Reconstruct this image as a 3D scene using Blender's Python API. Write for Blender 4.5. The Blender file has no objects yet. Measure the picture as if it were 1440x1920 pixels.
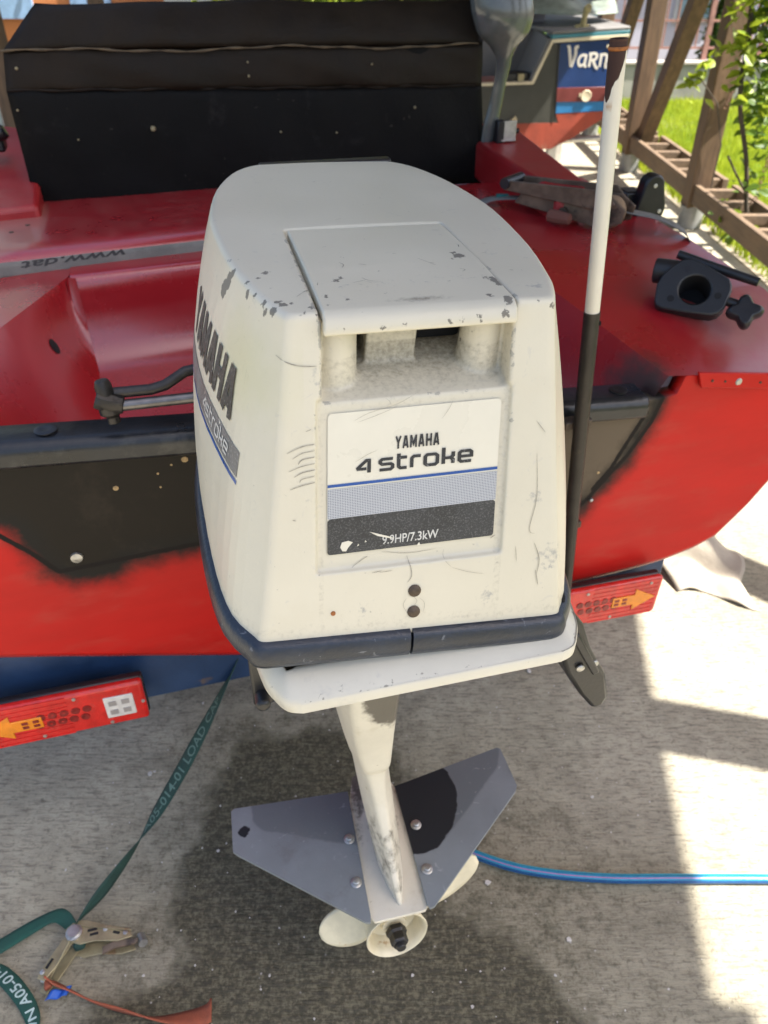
import bpy, bmesh, math, random
import numpy as np
from mathutils import Vector, Matrix
from mathutils.bvhtree import BVHTree
R = math.radians
random.seed(7); rng = np.random.default_rng(7)
S = bpy.context.scene; COL = S.collection

# ------------------------------------------------------------------ camera, sky, sun, exposure
cam = bpy.data.cameras.new('camera'); co = bpy.data.objects.new('camera', cam); COL.objects.link(co)
co.location = (0, 0, 1.45); co.rotation_euler = (R(90 - 36.4), 0, 0)
cam.sensor_fit = 'VERTICAL'; cam.sensor_height = 36; cam.lens = 27; cam.clip_start = 0.02; cam.clip_end = 500
cam.dof.use_dof = True; cam.dof.focus_distance = 0.78; cam.dof.aperture_fstop = 8
S.camera = co
SUN_EL, SUN_AZ = 56.0, 103.0
w = bpy.data.worlds.new('World'); S.world = w; w.use_nodes = True
wn = w.node_tree.nodes; wl = w.node_tree.links
sky = wn.new('ShaderNodeTexSky'); sky.sky_type = 'NISHITA'; sky.sun_disc = False
sky.sun_elevation = R(SUN_EL); sky.sun_rotation = R(SUN_AZ); sky.air_density = 1.0; sky.dust_density = 3.5; sky.ozone_density = .8
wl.new(sky.outputs[0], wn['Background'].inputs[0]); wn['Background'].inputs[1].default_value = 0.10
sl = bpy.data.lights.new('sun', 'SUN'); sl.energy = 5.0; sl.angle = R(0.6); sl.color = (1, 0.95, 0.87)
so = bpy.data.objects.new('sun', sl); COL.objects.link(so)
sd = Vector((math.sin(R(SUN_AZ)) * math.cos(R(SUN_EL)), math.cos(R(SUN_AZ)) * math.cos(R(SUN_EL)), math.sin(R(SUN_EL))))
so.rotation_euler = sd.to_track_quat('Z', 'Y').to_euler(); so.location = sd * 20
S.view_settings.view_transform = 'Standard'; S.view_settings.look = 'None'
S.view_settings.gamma = 1; S.view_settings.use_curve_mapping = False
S.view_settings.exposure = 1.8
S.cycles.max_bounces = 8; S.cycles.diffuse_bounces = 5; S.cycles.use_denoising = True
S.cycles.sample_clamp_indirect = 6

# ------------------------------------------------------------------ helpers
def lin(c):
    return tuple(((x / 12.92) if x <= .04045 else ((x + .055) / 1.055) ** 2.4) for x in c)

class NB:
    def __init__(s, m): s.t = m.node_tree; s.n = s.t.nodes; s.l = s.t.links
    def node(s, typ, ins=None, **kw):
        n = s.n.new(typ)
        for k, v in kw.items(): setattr(n, k, v)
        for k, v in (ins or {}).items():
            if isinstance(v, bpy.types.NodeSocket): s.l.new(v, n.inputs[k])
            else: n.inputs[k].default_value = v
        return n
    def math(s, op, a, b=0.0, c=0.0):
        return s.node('ShaderNodeMath', {0: a, 1: b, 2: c}, operation=op).outputs[0]
    def noise(s, vec, scale, detail=4, rough=.55, dist=0):
        return s.node('ShaderNodeTexNoise', {'Vector': vec, 'Scale': scale, 'Detail': detail, 'Roughness': rough, 'Distortion': dist}).outputs[0]
    def smooth(s, x, lo, hi):
        return s.node('ShaderNodeMapRange', {0: x, 1: lo, 2: hi, 3: 0.0, 4: 1.0}, interpolation_type='SMOOTHSTEP').outputs[0]
    def mix(s, f, a, b):
        n = s.node('ShaderNodeMix', data_type='RGBA')
        for i, v in ((0, f), (6, a), (7, b)):
            if isinstance(v, bpy.types.NodeSocket): s.l.new(v, n.inputs[i])
            else: n.inputs[i].default_value = (*v, 1) if isinstance(v, tuple) and len(v) == 3 else v
        return n.outputs[2]
    def mixf(s, f, a, b):
        n = s.node('ShaderNodeMix', data_type='FLOAT')
        for i, v in ((0, f), (2, a), (3, b)):
            if isinstance(v, bpy.types.NodeSocket): s.l.new(v, n.inputs[i])
            else: n.inputs[i].default_value = v
        return n.outputs[0]
    def attr(s, name): return s.node('ShaderNodeAttribute', attribute_name=name).outputs['Fac']

MATS = {}
def mat(name, col, rough=.5, metal=0, var=.15, vs=6, bump=0, bs=60, stretch=None, layers=(), coat=0, spec=.5, trans=0, sub=0, rv=.12):
    """layers: dicts with attr or noise scale 'ns'; lo/hi thresholds; amp, nscale edge noise; col; rough"""
    if name in MATS: return MATS[name]
    m = bpy.data.materials.new(name); m.use_nodes = True; MATS[name] = m
    b = NB(m); p = b.n['Principled BSDF']
    tc = b.node('ShaderNodeTexCoord').outputs['Object']
    vec = tc
    if stretch: vec = b.node('ShaderNodeMapping', {'Vector': tc, 'Scale': stretch}).outputs[0]
    n1 = b.noise(vec, vs, 6, .6)
    f = b.smooth(n1, .3, .7)
    c = b.mix(f, tuple(x * (1 - var) for x in col), tuple(min(1, x * (1 + var * .6)) for x in col))
    rr = b.mixf(f, max(.02, rough - rv * rough), min(1, rough + rv * rough))
    for L in layers:
        base = b.attr(L['attr']) if 'attr' in L else b.noise(vec if L.get('st') else tc, L['ns'], L.get('det', 5), .6, L.get('dist', 0))
        if L.get('amp'):
            nn = b.noise(tc, L.get('nscale', 40), 5, .65)
            base = b.math('ADD', base, b.math('MULTIPLY', b.math('SUBTRACT', nn, .5), L['amp']))
        k = b.smooth(base, L['lo'], L['hi'])
        if L.get('and'):
            A = L['and']; a2 = b.attr(A[0]); k = b.math('MULTIPLY', k, b.smooth(a2, A[1], A[2]))
        if 'op' in L: k = b.math('MULTIPLY', k, L['op'])
        c = b.mix(k, c, tuple(L['col']))
        if 'rough' in L: rr = b.mixf(k, rr, L['rough'])
    b.l.new(c, p.inputs['Base Color']); b.l.new(rr, p.inputs['Roughness'])
    p.inputs['Metallic'].default_value = metal; p.inputs['Specular IOR Level'].default_value = spec
    p.inputs['Coat Weight'].default_value = coat; p.inputs['Coat Roughness'].default_value = .15
    if trans: p.inputs['Transmission Weight'].default_value = trans
    if bump:
        nb = b.noise(vec, bs, 5, .6)
        bn = b.node('ShaderNodeBump', {'Height': nb, 'Strength': min(1, bump), 'Distance': .004})
        b.l.new(bn.outputs[0], p.inputs['Normal'])
    return m

def tag(o, label=None, cat=None, group=None, kind=None):
    if label: o['label'] = label
    if cat: o['category'] = cat
    if group: o['group'] = group
    if kind: o['kind'] = kind
    return o
def empty(name, loc=(0, 0, 0), rz=0, **k):
    o = bpy.data.objects.new(name, None); COL.objects.link(o); o.location = loc; o.rotation_euler = (0, 0, rz); o.empty_display_size = .1
    return tag(o, **k)
def copy_tree(o, parent=None):
    c = o.copy(); COL.objects.link(c)
    if parent: c.parent = parent
    for ch in list(o.children): copy_tree(ch, c)
    return c
def newell(P):
    n = Vector((0, 0, 0))
    for i in range(len(P)):
        a = Vector(P[i]); b = Vector(P[(i + 1) % len(P)])
        n += Vector(((a.y - b.y) * (a.z + b.z), (a.z - b.z) * (a.x + b.x), (a.x - b.x) * (a.y + b.y)))
    return n.normalized()

class MB:
    def __init__(s): s.v = []; s.f = []
    def add(s, V, F):
        o = len(s.v); s.v += [tuple(x) for x in V]; s.f += [tuple(i + o for i in q) for q in F]; return s
    def box(s, c, d, rot=None):
        x, y, z = (k / 2 for k in d); V = [Vector((a, b, e)) for a in (-x, x) for b in (-y, y) for e in (-z, z)]
        if rot is not None: V = [rot @ q for q in V]
        V = [q + Vector(c) for q in V]
        return s.add(V, [(0, 1, 3, 2), (4, 6, 7, 5), (0, 4, 5, 1), (2, 3, 7, 6), (0, 2, 6, 4), (1, 5, 7, 3)])
    def bar(s, p0, p1, w_, h_, up=(0, 0, 1)):
        p0 = Vector(p0); p1 = Vector(p1); d = (p1 - p0).normalized(); up = Vector(up)
        a = d.cross(up).normalized(); b = a.cross(d).normalized()
        V = [p + a * (sx * w_ / 2) + b * (sy * h_ / 2) for p in (p0, p1) for sx, sy in ((-1, -1), (1, -1), (1, 1), (-1, 1))]
        return s.add(V, [(0, 3, 2, 1), (4, 5, 6, 7), (0, 1, 5, 4), (1, 2, 6, 5), (2, 3, 7, 6), (3, 0, 4, 7)])
    def tube(s, pts, r, n=12, caps=True, flat=None):
        P = [Vector(p) for p in pts]; rs = r if isinstance(r, (list, tuple)) else [r] * len(P)
        o = len(s.v); prev = None
        for i, p in enumerate(P):
            t = (P[min(i + 1, len(P) - 1)] - P[max(i - 1, 0)]).normalized()
            if prev is None:
                prev = t.cross(Vector((0, 0, 1)))
                if prev.length < .1: prev = t.cross(Vector((1, 0, 0)))
                prev.normalize()
            a = (prev - t * prev.dot(t)).normalized(); prev = a; b = t.cross(a)
            for k in range(n):
                an = 2 * math.pi * k / n
                s.v.append(tuple(p + a * (rs[i] * math.cos(an)) + b * (rs[i] * math.sin(an))))
        for i in range(len(P) - 1):
            for k in range(n):
                k2 = (k + 1) % n
                s.f.append((o + i * n + k, o + i * n + k2, o + (i + 1) * n + k2, o + (i + 1) * n + k))
        if caps:
            s.f.append(tuple(o + k for k in reversed(range(n)))); s.f.append(tuple(o + (len(P) - 1) * n + k for k in range(n)))
        return s
    def cyl(s, p0, p1, r0, r1=None, n=20): return s.tube([p0, p1], [r0, r1 if r1 is not None else r0], n)
    def lathe(s, prof, o, ax, n=28, cap0=True):
        """prof: (radius, distance along ax)"""
        ax = Vector(ax).normalized(); a = ax.cross(Vector((0, 0, 1)))
        if a.length < .1: a = ax.cross(Vector((1, 0, 0)))
        a.normalize(); b = ax.cross(a); o = Vector(o); st = len(s.v)
        for r, d in prof:
            for k in range(n):
                an = 2 * math.pi * k / n
                s.v.append(tuple(o + ax * d + a * (r * math.cos(an)) + b * (r * math.sin(an))))
        for i in range(len(prof) - 1):
            for k in range(n):
                k2 = (k + 1) % n; s.f.append((st + i * n + k, st + i * n + k2, st + (i + 1) * n + k2, st + (i + 1) * n + k))
        if cap0 and prof[0][0] > 1e-5: s.f.append(tuple(st + k for k in reversed(range(n))))
        if prof[-1][0] > 1e-5: s.f.append(tuple(st + (len(prof) - 1) * n + k for k in range(n)))
        return s
    def prism(s, poly, off):
        """3-D polygon extruded by off"""
        n = len(poly); off = Vector(off); P = [Vector(p) for p in poly]
        F = [tuple(range(n)), tuple(range(2 * n - 1, n - 1, -1))] + [(i, i + n, (i + 1) % n + n, (i + 1) % n) for i in range(n)]
        return s.add(P + [p + off for p in P], F)
    def loft(s, rings, caps=True):
        n = len(rings[0]); o = len(s.v)
        for r_ in rings: s.v += [tuple(p) for p in r_]
        for i in range(len(rings) - 1):
            for k in range(n):
                k2 = (k + 1) % n; s.f.append((o + i * n + k, o + i * n + k2, o + (i + 1) * n + k2, o + (i + 1) * n + k))
        if caps: s.f.append(tuple(o + k for k in reversed(range(n)))); s.f.append(tuple(o + (len(rings) - 1) * n + k for k in range(n)))
        return s
    def grid(s, fn, nu, nv):
        o = len(s.v)
        for i in range(nu + 1):
            for j in range(nv + 1): s.v.append(tuple(fn(i / nu, j / nv)))
        for i in range(nu):
            for j in range(nv):
                a = o + i * (nv + 1) + j; s.f.append((a, a + 1, a + nv + 2, a + nv + 1))
        return s
    def mesh(s, name, recalc=True):
        me = bpy.data.meshes.new(name); me.from_pydata(s.v, [], s.f)
        if recalc:
            b = bmesh.new(); b.from_mesh(me); bmesh.ops.recalc_face_normals(b, faces=b.faces); b.to_mesh(me); b.free()
        me.update(); return me
    def build(s, name, m, parent=None, bevel=0, seg=2, smooth=True, ang=35, recalc=True, solid=0, sub=0, **k):
        me = s.mesh(name, recalc)
        return link(name, me, m, parent, bevel, seg, smooth, ang, solid, sub, **k)
def link(name, me, m, parent=None, bevel=0, seg=2, smooth=True, ang=35, solid=0, sub=0, **k):
    if m: me.materials.append(m)
    if smooth:
        me.polygons.foreach_set('use_smooth', [True] * len(me.polygons))
        me.set_sharp_from_angle(angle=R(ang))
    o = bpy.data.objects.new(name, me); COL.objects.link(o)
    if parent: o.parent = parent
    if solid:
        q = o.modifiers.new('solid', 'SOLIDIFY'); q.thickness = solid; q.offset = -1
    if sub:
        q = o.modifiers.new('sub', 'SUBSURF'); q.levels = sub; q.render_levels = sub
    if bevel:
        q = o.modifiers.new('bevel', 'BEVEL'); q.width = bevel; q.segments = seg; q.limit_method = 'ANGLE'; q.angle_limit = R(38); q.harden_normals = False
    return tag(o, **k)
def set_attr(me, name, vals):
    a = me.attributes.new(name, 'FLOAT', 'POINT'); a.data.foreach_set('value', np.asarray(vals, dtype=np.float32))
def verts_np(me):
    a = np.empty(len(me.vertices) * 3, dtype=np.float32); me.vertices.foreach_get('co', a); return a.reshape(-1, 3)
def poly_sd(P, poly):
    """signed distance (inside positive) of 2-D points to polygon"""
    P = np.asarray(P, float); Q = np.asarray(poly, float); n = len(Q); d = np.full(len(P), 1e9); ins = np.zeros(len(P), bool)
    for i in range(n):
        a = Q[i]; b = Q[(i + 1) % n]; e = b - a; wv = P - a
        t = np.clip((wv @ e) / (e @ e), 0, 1); d = np.minimum(d, np.linalg.norm(wv - t[:, None] * e, axis=1))
        c = ((a[1] <= P[:, 1]) & (b[1] > P[:, 1])) | ((b[1] <= P[:, 1]) & (a[1] > P[:, 1]))
        with np.errstate(divide='ignore', invalid='ignore'):
            xi = a[0] + (P[:, 1] - a[1]) / (b[1] - a[1]) * e[0]
        ins ^= c & (P[:, 0] < xi)
    return np.where(ins, d, -d)
def catmull(pts, n=8):
    P = [np.array(p, float) for p in pts]; out = []
    for i in range(len(P) - 1):
        p0 = P[max(i - 1, 0)]; p1 = P[i]; p2 = P[i + 1]; p3 = P[min(i + 2, len(P) - 1)]
        for k in range(n):
            t = k / n
            out.append(.5 * ((2 * p1) + (-p0 + p2) * t + (2 * p0 - 5 * p1 + 4 * p2 - p3) * t * t + (-p0 + 3 * p1 - 3 * p2 + p3) * t ** 3))
    out.append(P[-1]); return out

# ---- flat lettering: strokes in a unit box -> strips; each stroke its own layer
def strip2d(pts, wd, closed=False, sub=.12):
    P = [np.array(p, float) for p in pts]
    Q = []
    seq = P + ([P[0]] if closed else [])
    for a, b in zip(seq[:-1], seq[1:]):
        n = max(1, int(np.linalg.norm(b - a) / sub))
        for k in range(n): Q.append(a + (b - a) * k / n)
    if not closed: Q.append(seq[-1])
    n = len(Q); L = []; Rr = []
    for i in range(n):
        a = Q[(i - 1) % n] if (closed or i > 0) else None; c = Q[(i + 1) % n] if (closed or i < n - 1) else None
        d1 = (Q[i] - a) if a is not None else (c - Q[i]); d2 = (c - Q[i]) if c is not None else d1
        d1 = d1 / np.linalg.norm(d1); d2 = d2 / np.linalg.norm(d2)
        n1 = np.array([-d1[1], d1[0]]); n2 = np.array([-d2[1], d2[0]]); mt = n1 + n2
        ln = np.linalg.norm(mt); mt = mt / ln if ln > 1e-6 else n1
        k = min(2.0, 1 / max(.3, mt @ n1))
        L.append(Q[i] + mt * wd / 2 * k); Rr.append(Q[i] - mt * wd / 2 * k)
    V = []; F = []
    for a, b in zip(L, Rr): V += [a, b]
    m = n if closed else n - 1
    for i in range(m):
        j = (i + 1) % n; F.append((2 * i, 2 * i + 1, 2 * j + 1, 2 * j))
    return V, F
BOLD = {'Y': [[(.05, 1), (.31, .48)], [(.57, 1), (.31, .48)], [(.31, .52), (.31, 0)]],
        'A': [[(.06, 0), (.27, 1)], [(.56, 0), (.35, 1)], [(.14, .27), (.48, .27)]],
        'M': [[(.08, 0), (.08, 1)], [(.66, 0), (.66, 1)], [(.1, .95), (.37, .25), (.64, .95)]],
        'H': [[(.08, 0), (.08, 1)], [(.54, 0), (.54, 1)], [(.1, .5), (.52, .5)]]}
BOLDW = {'Y': .62, 'A': .62, 'M': .74, 'H': .62}
TECH = {'4': ([[(.62, .3), (.05, .3), (.02, .4), (.6, 1), (.8, 1), (.8, -.05)]], .85),
        's': ([[(.95, .95), (.2, .95), (.06, .82), (.06, .66), (.2, .52), (.8, .52), (.94, .4), (.94, .18), (.8, .05), (.02, .05)]], 1.0),
        't': ([[(.14, 1.3), (.14, .2), (.28, .05), (.72, .05)], [(.2, .95), (.72, .95)]], .75),
        'r': ([[(.1, 0), (.1, .8), (.24, .95), (.72, .95)]], .72),
        'o': ([[(.24, .95), (.8, .95), (.95, .8), (.95, .2), (.8, .05), (.24, .05), (.1, .2), (.1, .8)]], 1.05),
        'k': ([[(.1, 0), (.1, 1.4)], [(.16, .5), (.62, .5), (.78, .66), (.78, 1)], [(.66, .44), (.78, .32), (.78, 0)]], .9),
        'e': ([[(.18, .5), (.95, .5), (.95, .82), (.82, .95), (.24, .95), (.1, .82), (.1, .2), (.24, .05), (.95, .05)]], 1.02)}
def word(kind, txt, sp=.16, wd=.19):
    """list of (verts2d, faces) in em units, and total width"""
    out = []; x = 0
    for ch in txt:
        if ch == ' ': x += .22; continue
        g, wch = (BOLD[ch], BOLDW[ch]) if kind == 'bold' else TECH[ch]
        for st in g:
            cl = (kind == 'tech' and ch == 'o')
            V, F = strip2d(st, wd, cl); out.append(([p + np.array([x, 0]) for p in V], F))
        x += wch + sp
    return out, x - sp
def place_word(mb, strokes, width, fn):
    """fn(s, t, layer) -> 3-D, s,t in 0..1 of word box"""
    for k, (V, F) in enumerate(strokes): mb.add([fn(p[0] / width, p[1], k) for p in V], F)
def font_mesh(txt, bold=.0, shear=0):
    cu = bpy.data.curves.new('t', 'FONT'); cu.body = txt; cu.offset = bold; cu.shear = shear; cu.resolution_u = 3
    ob = bpy.data.objects.new('t', cu); COL.objects.link(ob)
    dg = bpy.context.evaluated_depsgraph_get(); me = bpy.data.meshes.new_from_object(ob.evaluated_get(dg))
    V = [np.array(v.co[:2]) for v in me.vertices]; F = [tuple(p.vertices) for p in me.polygons]
    bpy.data.objects.remove(ob); bpy.data.curves.remove(cu); bpy.data.meshes.remove(me)
    A = np.array(V); lo = A.min(0); hi = A.max(0)
    return [(p - lo) for p in V], F, (hi - lo)
# ------------------------------------------------------------------ materials
CREAM = (.585, .54, .425)
m_cowl = mat('cowl paint', CREAM, .38, var=.045, vs=5, bump=.06, bs=220, layers=[
    dict(ns=14, lo=.50, hi=.8, col=(.57, .52, .40), op=.6, amp=.4, nscale=90),
    dict(ns=120, lo=.70, hi=.73, col=(.28, .26, .21), op=.6, rough=.6),
    dict(ns=34, lo=.64, hi=.70, dist=2.5, col=(.50, .47, .40), op=.5, rough=.55),
    dict(attr='yellow', lo=.2, hi=1.0, amp=.5, nscale=30, col=(.52, .49, .30), op=.75),
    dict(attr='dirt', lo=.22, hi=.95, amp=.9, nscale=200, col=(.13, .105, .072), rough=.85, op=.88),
    dict(attr='scuff', lo=.45, hi=.62, amp=.75, nscale=150, col=(.34, .325, .29), rough=.6, op=.9),
    dict(attr='chip', lo=.0, hi=.0007, amp=.011, nscale=230, col=(.17, .155, .125), rough=.65),
    dict(attr='edge', lo=.70, hi=.76, amp=1.6, nscale=58, col=(.30, .285, .24), rough=.6, op=.8)])
m_white = mat('worn white metal paint', (.60, .56, .46), .42, var=.08, vs=12, bump=.12, bs=160, layers=[
    dict(ns=9, lo=.55, hi=.78, col=(.42, .36, .24), op=.6, amp=.35, nscale=70),
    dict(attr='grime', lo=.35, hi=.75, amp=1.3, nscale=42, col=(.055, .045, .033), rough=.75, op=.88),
    dict(ns=70, lo=.71, hi=.73, col=(.16, .12, .08), rough=.7, op=.8)])
m_tray = mat('tray paint', (.585, .55, .455), .36, var=.06, vs=10, bump=.08, bs=180, layers=[
    dict(ns=16, lo=.6, hi=.78, amp=.3, nscale=120, col=(.36, .35, .33), op=.5, rough=.6),
    dict(attr='edge', lo=.5, hi=.56, amp=1.4, nscale=90, col=(.22, .20, .16), rough=.6, op=.8)])
m_prop = mat('ivory propeller paint', (.63, .565, .40), .4, var=.14, vs=22, bump=.1, bs=120, layers=[
    dict(ns=26, lo=.66, hi=.72, col=(.40, .22, .08), op=.7)])
m_rubber = mat('navy black rubber', (.015, .021, .034), .36, var=.3, vs=20, bump=.25, bs=180, layers=[
    dict(ns=60, lo=.63, hi=.7, dist=1.5, col=(.18, .19, .21), rough=.6, op=.55),
    dict(ns=9, lo=.6, hi=.75, col=(.07, .075, .085), rough=.6, op=.6)])
m_black = mat('black plastic', (.012, .012, .014), .36, var=.3, vs=20, bump=.1, bs=150)
m_dark = mat('dark hollow', (.006, .006, .007), .8)
m_rivet = mat('rusty dark rivet', (.085, .06, .042), .5, metal=.4, var=.35, vs=120, bump=.3, bs=400)
m_steel = mat('dull zinc steel', (.46, .45, .43), .38, metal=.85, var=.2, vs=60, bump=.2, bs=200)
m_rod = mat('worn black steel rod', (.05, .045, .042), .38, metal=.6, var=.35, vs=30, bump=.2, bs=150, layers=[dict(ns=30, lo=.6, hi=.7, col=(.20, .10, .05), op=.5, rough=.7)])
m_foil = mat('grey hydrofoil plastic', (.178, .196, .207), .45, var=.10, vs=9, bump=.1, bs=260, layers=[
    dict(attr='film', lo=-.002, hi=.003, amp=.012, nscale=25, col=(.105, .118, .126), op=.85, rough=.42),
    dict(ns=45, lo=.62, hi=.72, dist=1, col=(.30, .31, .33), op=.35),
    dict(ns=16, lo=.55, hi=.75, amp=.35, nscale=140, col=(.13, .132, .135), op=.6),
    dict(ns=30, lo=.66, hi=.70, dist=2, col=(.33, .335, .34), op=.5),
    dict(attr='wet', lo=-.0015, hi=.0015, amp=.012, nscale=45, col=(.022, .023, .026), rough=.16)])
m_stk = mat('sticker cream', (.66, .62, .51), .30, var=.03, vs=12, layers=[dict(ns=30, lo=.62, hi=.8, col=(.62, .56, .45), op=.4)])
m_blue = mat('sticker blue', (.018, .075, .28), .3, var=.1, vs=40, layers=[dict(ns=120, lo=.68, hi=.71, col=(.6, .58, .5), op=.8)])
m_wht = mat('sticker white', (.76, .73, .65), .35, var=.03)
m_ink = mat('worn black ink', (.020, .020, .021), .55, var=.25, vs=60, layers=[dict(ns=320, lo=.57, hi=.68, col=(.26, .25, .24), op=.55), dict(ns=70, lo=.68, hi=.70, amp=.12, nscale=300, col=(.62, .58, .48), op=.9)])
m_band = mat('worn black band', (.030, .030, .031), .42, var=.2, vs=30, layers=[dict(ns=650, lo=.48, hi=.70, col=(.17, .17, .165), op=.5), dict(ns=55, lo=.70, hi=.72, amp=.14, nscale=260, col=(.68, .65, .56), op=.95)])
m_gband = mat('worn grey band', (.13, .13, .13), .42, var=.2, vs=30, layers=[dict(ns=420, lo=.5, hi=.66, col=(.30, .30, .295), op=.6), dict(ns=70, lo=.67, hi=.69, amp=.12, nscale=260, col=(.62, .60, .52), op=.9)])
m_wink = mat('worn white ink', (.55, .54, .50), .4, var=.2, vs=90)
m_scr = mat('scratch', (.33, .30, .24), .7, var=.3, vs=200)
def halftone():
    m = bpy.data.materials.new('halftone grey'); m.use_nodes = True; b = NB(m); p = b.n['Principled BSDF']
    u = b.attr('px'); v = b.attr('py'); k = 2 * math.pi / .0021
    a = b.math('MULTIPLY', b.math('SINE', b.math('MULTIPLY', b.math('ADD', u, v), k * .7071)), b.math('SINE', b.math('MULTIPLY', b.math('SUBTRACT', u, v), k * .7071)))
    c = b.mix(b.smooth(a, .05, .5), (.44, .45, .47), (.10, .11, .13)); b.l.new(c, p.inputs['Base Color']); p.inputs['Roughness'].default_value = .35
    return m
m_half = halftone()
RED = (.36, .010, .016)
m_red = mat('red gelcoat', RED, .28, var=.10, vs=4, bump=.05, bs=90, coat=.6, spec=.8, layers=[
    dict(ns=5, lo=.5, hi=.85, amp=.12, nscale=50, col=(.31, .03, .032), rough=.42, op=.45),
    dict(attr='faded', lo=.3, hi=.8, amp=.5, nscale=18, col=(.36, .13, .10), rough=.5, op=.85),  # pink sky glare on the deck put into the colour; tan patch on thwart
    dict(attr='soot', lo=-.004, hi=.05, amp=.06, nscale=30, col=(.018, .015, .014), rough=.5, op=.95)])
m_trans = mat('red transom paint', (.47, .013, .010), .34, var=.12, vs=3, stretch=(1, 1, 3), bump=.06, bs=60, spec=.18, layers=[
    dict(ns=5, lo=.5, hi=.75, st=1, col=(.42, .055, .038), op=.65, rough=.48),
    dict(attr='bare', lo=-.024, hi=.028, amp=.05, nscale=24, col=(.012, .011, .010), rough=.5),
    dict(attr='bare', lo=.02, hi=.062, amp=.05, nscale=20, col=(.012, .009, .0065), rough=.45),
    dict(attr='bare_bounce', lo=.02, hi=.062, amp=.05, nscale=20, col=(.125, .095, .065), rough=.6),  # right part of bare patch lightened in colour for light bounced off concrete
    dict(ns=8, lo=.5, hi=.72, amp=.3, nscale=60, col=(.032, .023, .016), op=.6, **{'and': ('bare', .0, .03)}),
    dict(attr='crack', lo=-.001, hi=.0012, amp=.004, nscale=60, col=(.015, .012, .01), rough=.8)])
m_vinyl = mat('black vinyl', (.0062, .0058, .0055), .6, var=.3, vs=8, bump=.35, bs=120, spec=.12, layers=[dict(ns=9, lo=.57, hi=.74, amp=.25, nscale=60, col=(.024, .022, .020), op=.7), dict(ns=45, lo=.69, hi=.73, col=(.05, .045, .035), op=.7)])
m_vinyl2 = mat('brown black vinyl', (.019, .0135, .0090), .55, var=.25, vs=8, bump=.35, bs=90, spec=.16)
m_seam = mat('frayed tan seam', (.13, .095, .055), .8, var=.4, vs=30)
m_tblue = mat('blue trailer paint', (.014, .038, .095), .42, var=.25, vs=8, bump=.2, bs=60, layers=[dict(ns=10, lo=.66, hi=.72, amp=.25, nscale=60, col=(.12, .075, .045), op=.7, rough=.7)])
m_lens = mat('red light lens', (.60, .016, .012), .2, var=.2, vs=40, bump=.25, bs=300, coat=.4, layers=[dict(ns=14, lo=.52, hi=.72, amp=.3, nscale=90, col=(.38, .035, .025), op=.6, rough=.5)])
m_amber = mat('amber arrow lens', (.75, .23, .008), .2, var=.15, vs=50, bump=.2, bs=300, coat=.3)
m_clear = mat('white reflector', (.62, .58, .54), .2, var=.1, vs=60, bump=.2, bs=300)
m_led = mat('dark led recess', (.20, .010, .009), .3, var=.3, vs=90)
m_rust = mat('brown rust', (.060, .024, .013), .75, var=.4, vs=60, bump=.5, bs=150)
m_pole = mat('white pole paint', (.72, .66, .54), .38, var=.06, vs=8, bump=.08, bs=120, layers=[
    dict(attr='streak', lo=.45, hi=.9, amp=.9, nscale=30, col=(.42, .20, .05), op=.85, rough=.6),
    dict(attr='rust', lo=-.0012, hi=.0, amp=.02, nscale=75, col=(.045, .018, .012), rough=.8)])
m_tube = mat('brown black steel tube', (.030, .025, .021), .4, metal=.35, var=.35, vs=18, bump=.25, bs=110, layers=[dict(ns=22, lo=.6, hi=.75, col=(.10, .075, .05), op=.5, rough=.6)])
m_web = mat('grey webbing', (.20, .19, .17), .85, var=.2, vs=20, bump=.5, bs=300)
m_ratch = mat('greasy ratchet steel', (.17, .115, .075), .48, metal=.35, var=.4, vs=25, bump=.3, bs=110, layers=[dict(ns=18, lo=.58, hi=.68, col=(.035, .025, .02), op=.8)])
m_brass = mat('yellow zinc steel', (.34, .29, .17), .42, metal=.5, var=.25, vs=30, bump=.25, bs=110, layers=[dict(ns=24, lo=.6, hi=.7, col=(.20, .10, .045), op=.7, rough=.65)])
m_green = mat('green webbing', (.010, .066, .047), .8, var=.25, vs=25, bump=.4, bs=400)
m_dgreen = mat('dark green webbing', (.012, .046, .036), .8, var=.25, vs=25, bump=.4, bs=400)
m_orange = mat('faded orange webbing', (.29, .075, .036), .85, var=.25, vs=25, bump=.4, bs=300, layers=[dict(ns=20, lo=.55, hi=.75, col=(.16, .06, .035), op=.7)])
m_tape = mat('blue tape', (.010, .085, .42), .5, var=.2, vs=60)

# ------------------------------------------------------------------ outboard motor (local frame: x right, y towards the bow, z up)
MROOT = (0, .60, 0); MYAW = R(13)
motor = empty('outboard_motor', MROOT, MYAW, label='old cream white outboard motor with scratched cowl, grey fins and ivory propeller', cat='outboard motor')
HC = .29
BOT = [(0, .147), (.04, .165), (.10, .176), (.2, .183), (.3, .183), (.4, .172), (.5, .148), (.57, .115), (.60, .085)]
TOP = [(0, .118), (.03, .126), (.06, .134), (.15, .150), (.26, .159), (.33, .158), (.42, .146), (.49, .125), (.525, .10)]
def vback(h): return -.08 + .08 * h / HC
def cowl_ring(h, out=0.0, nsub=1):
    t = max(0, min(1, h / HC)); L = []
    for i, ((a, xa), (b, xb)) in enumerate(zip(BOT, TOP)):
        bl = .016 * math.sin(math.pi * t) ** .8 * min(1, i / 3)
        L.append((xa + (xb - xa) * t + bl + out, vback(h) + a + (b - a) * t))
    x0, v0 = L[0]
    pts = [(x0 - .010, v0 - out), (x0 - .0035, v0 + .002 - out * .9), (x0, v0 + .008 - out * .4)] + L[1:]
    xe, ve = L[-1]
    pts += [(xe - .03, ve + .012 + out)]
    right = pts; left = [(-a, b) for a, b in pts]
    ring = right + left[::-1]            # back-right -> front-right -> front-left -> back-left
    return ring
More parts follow.
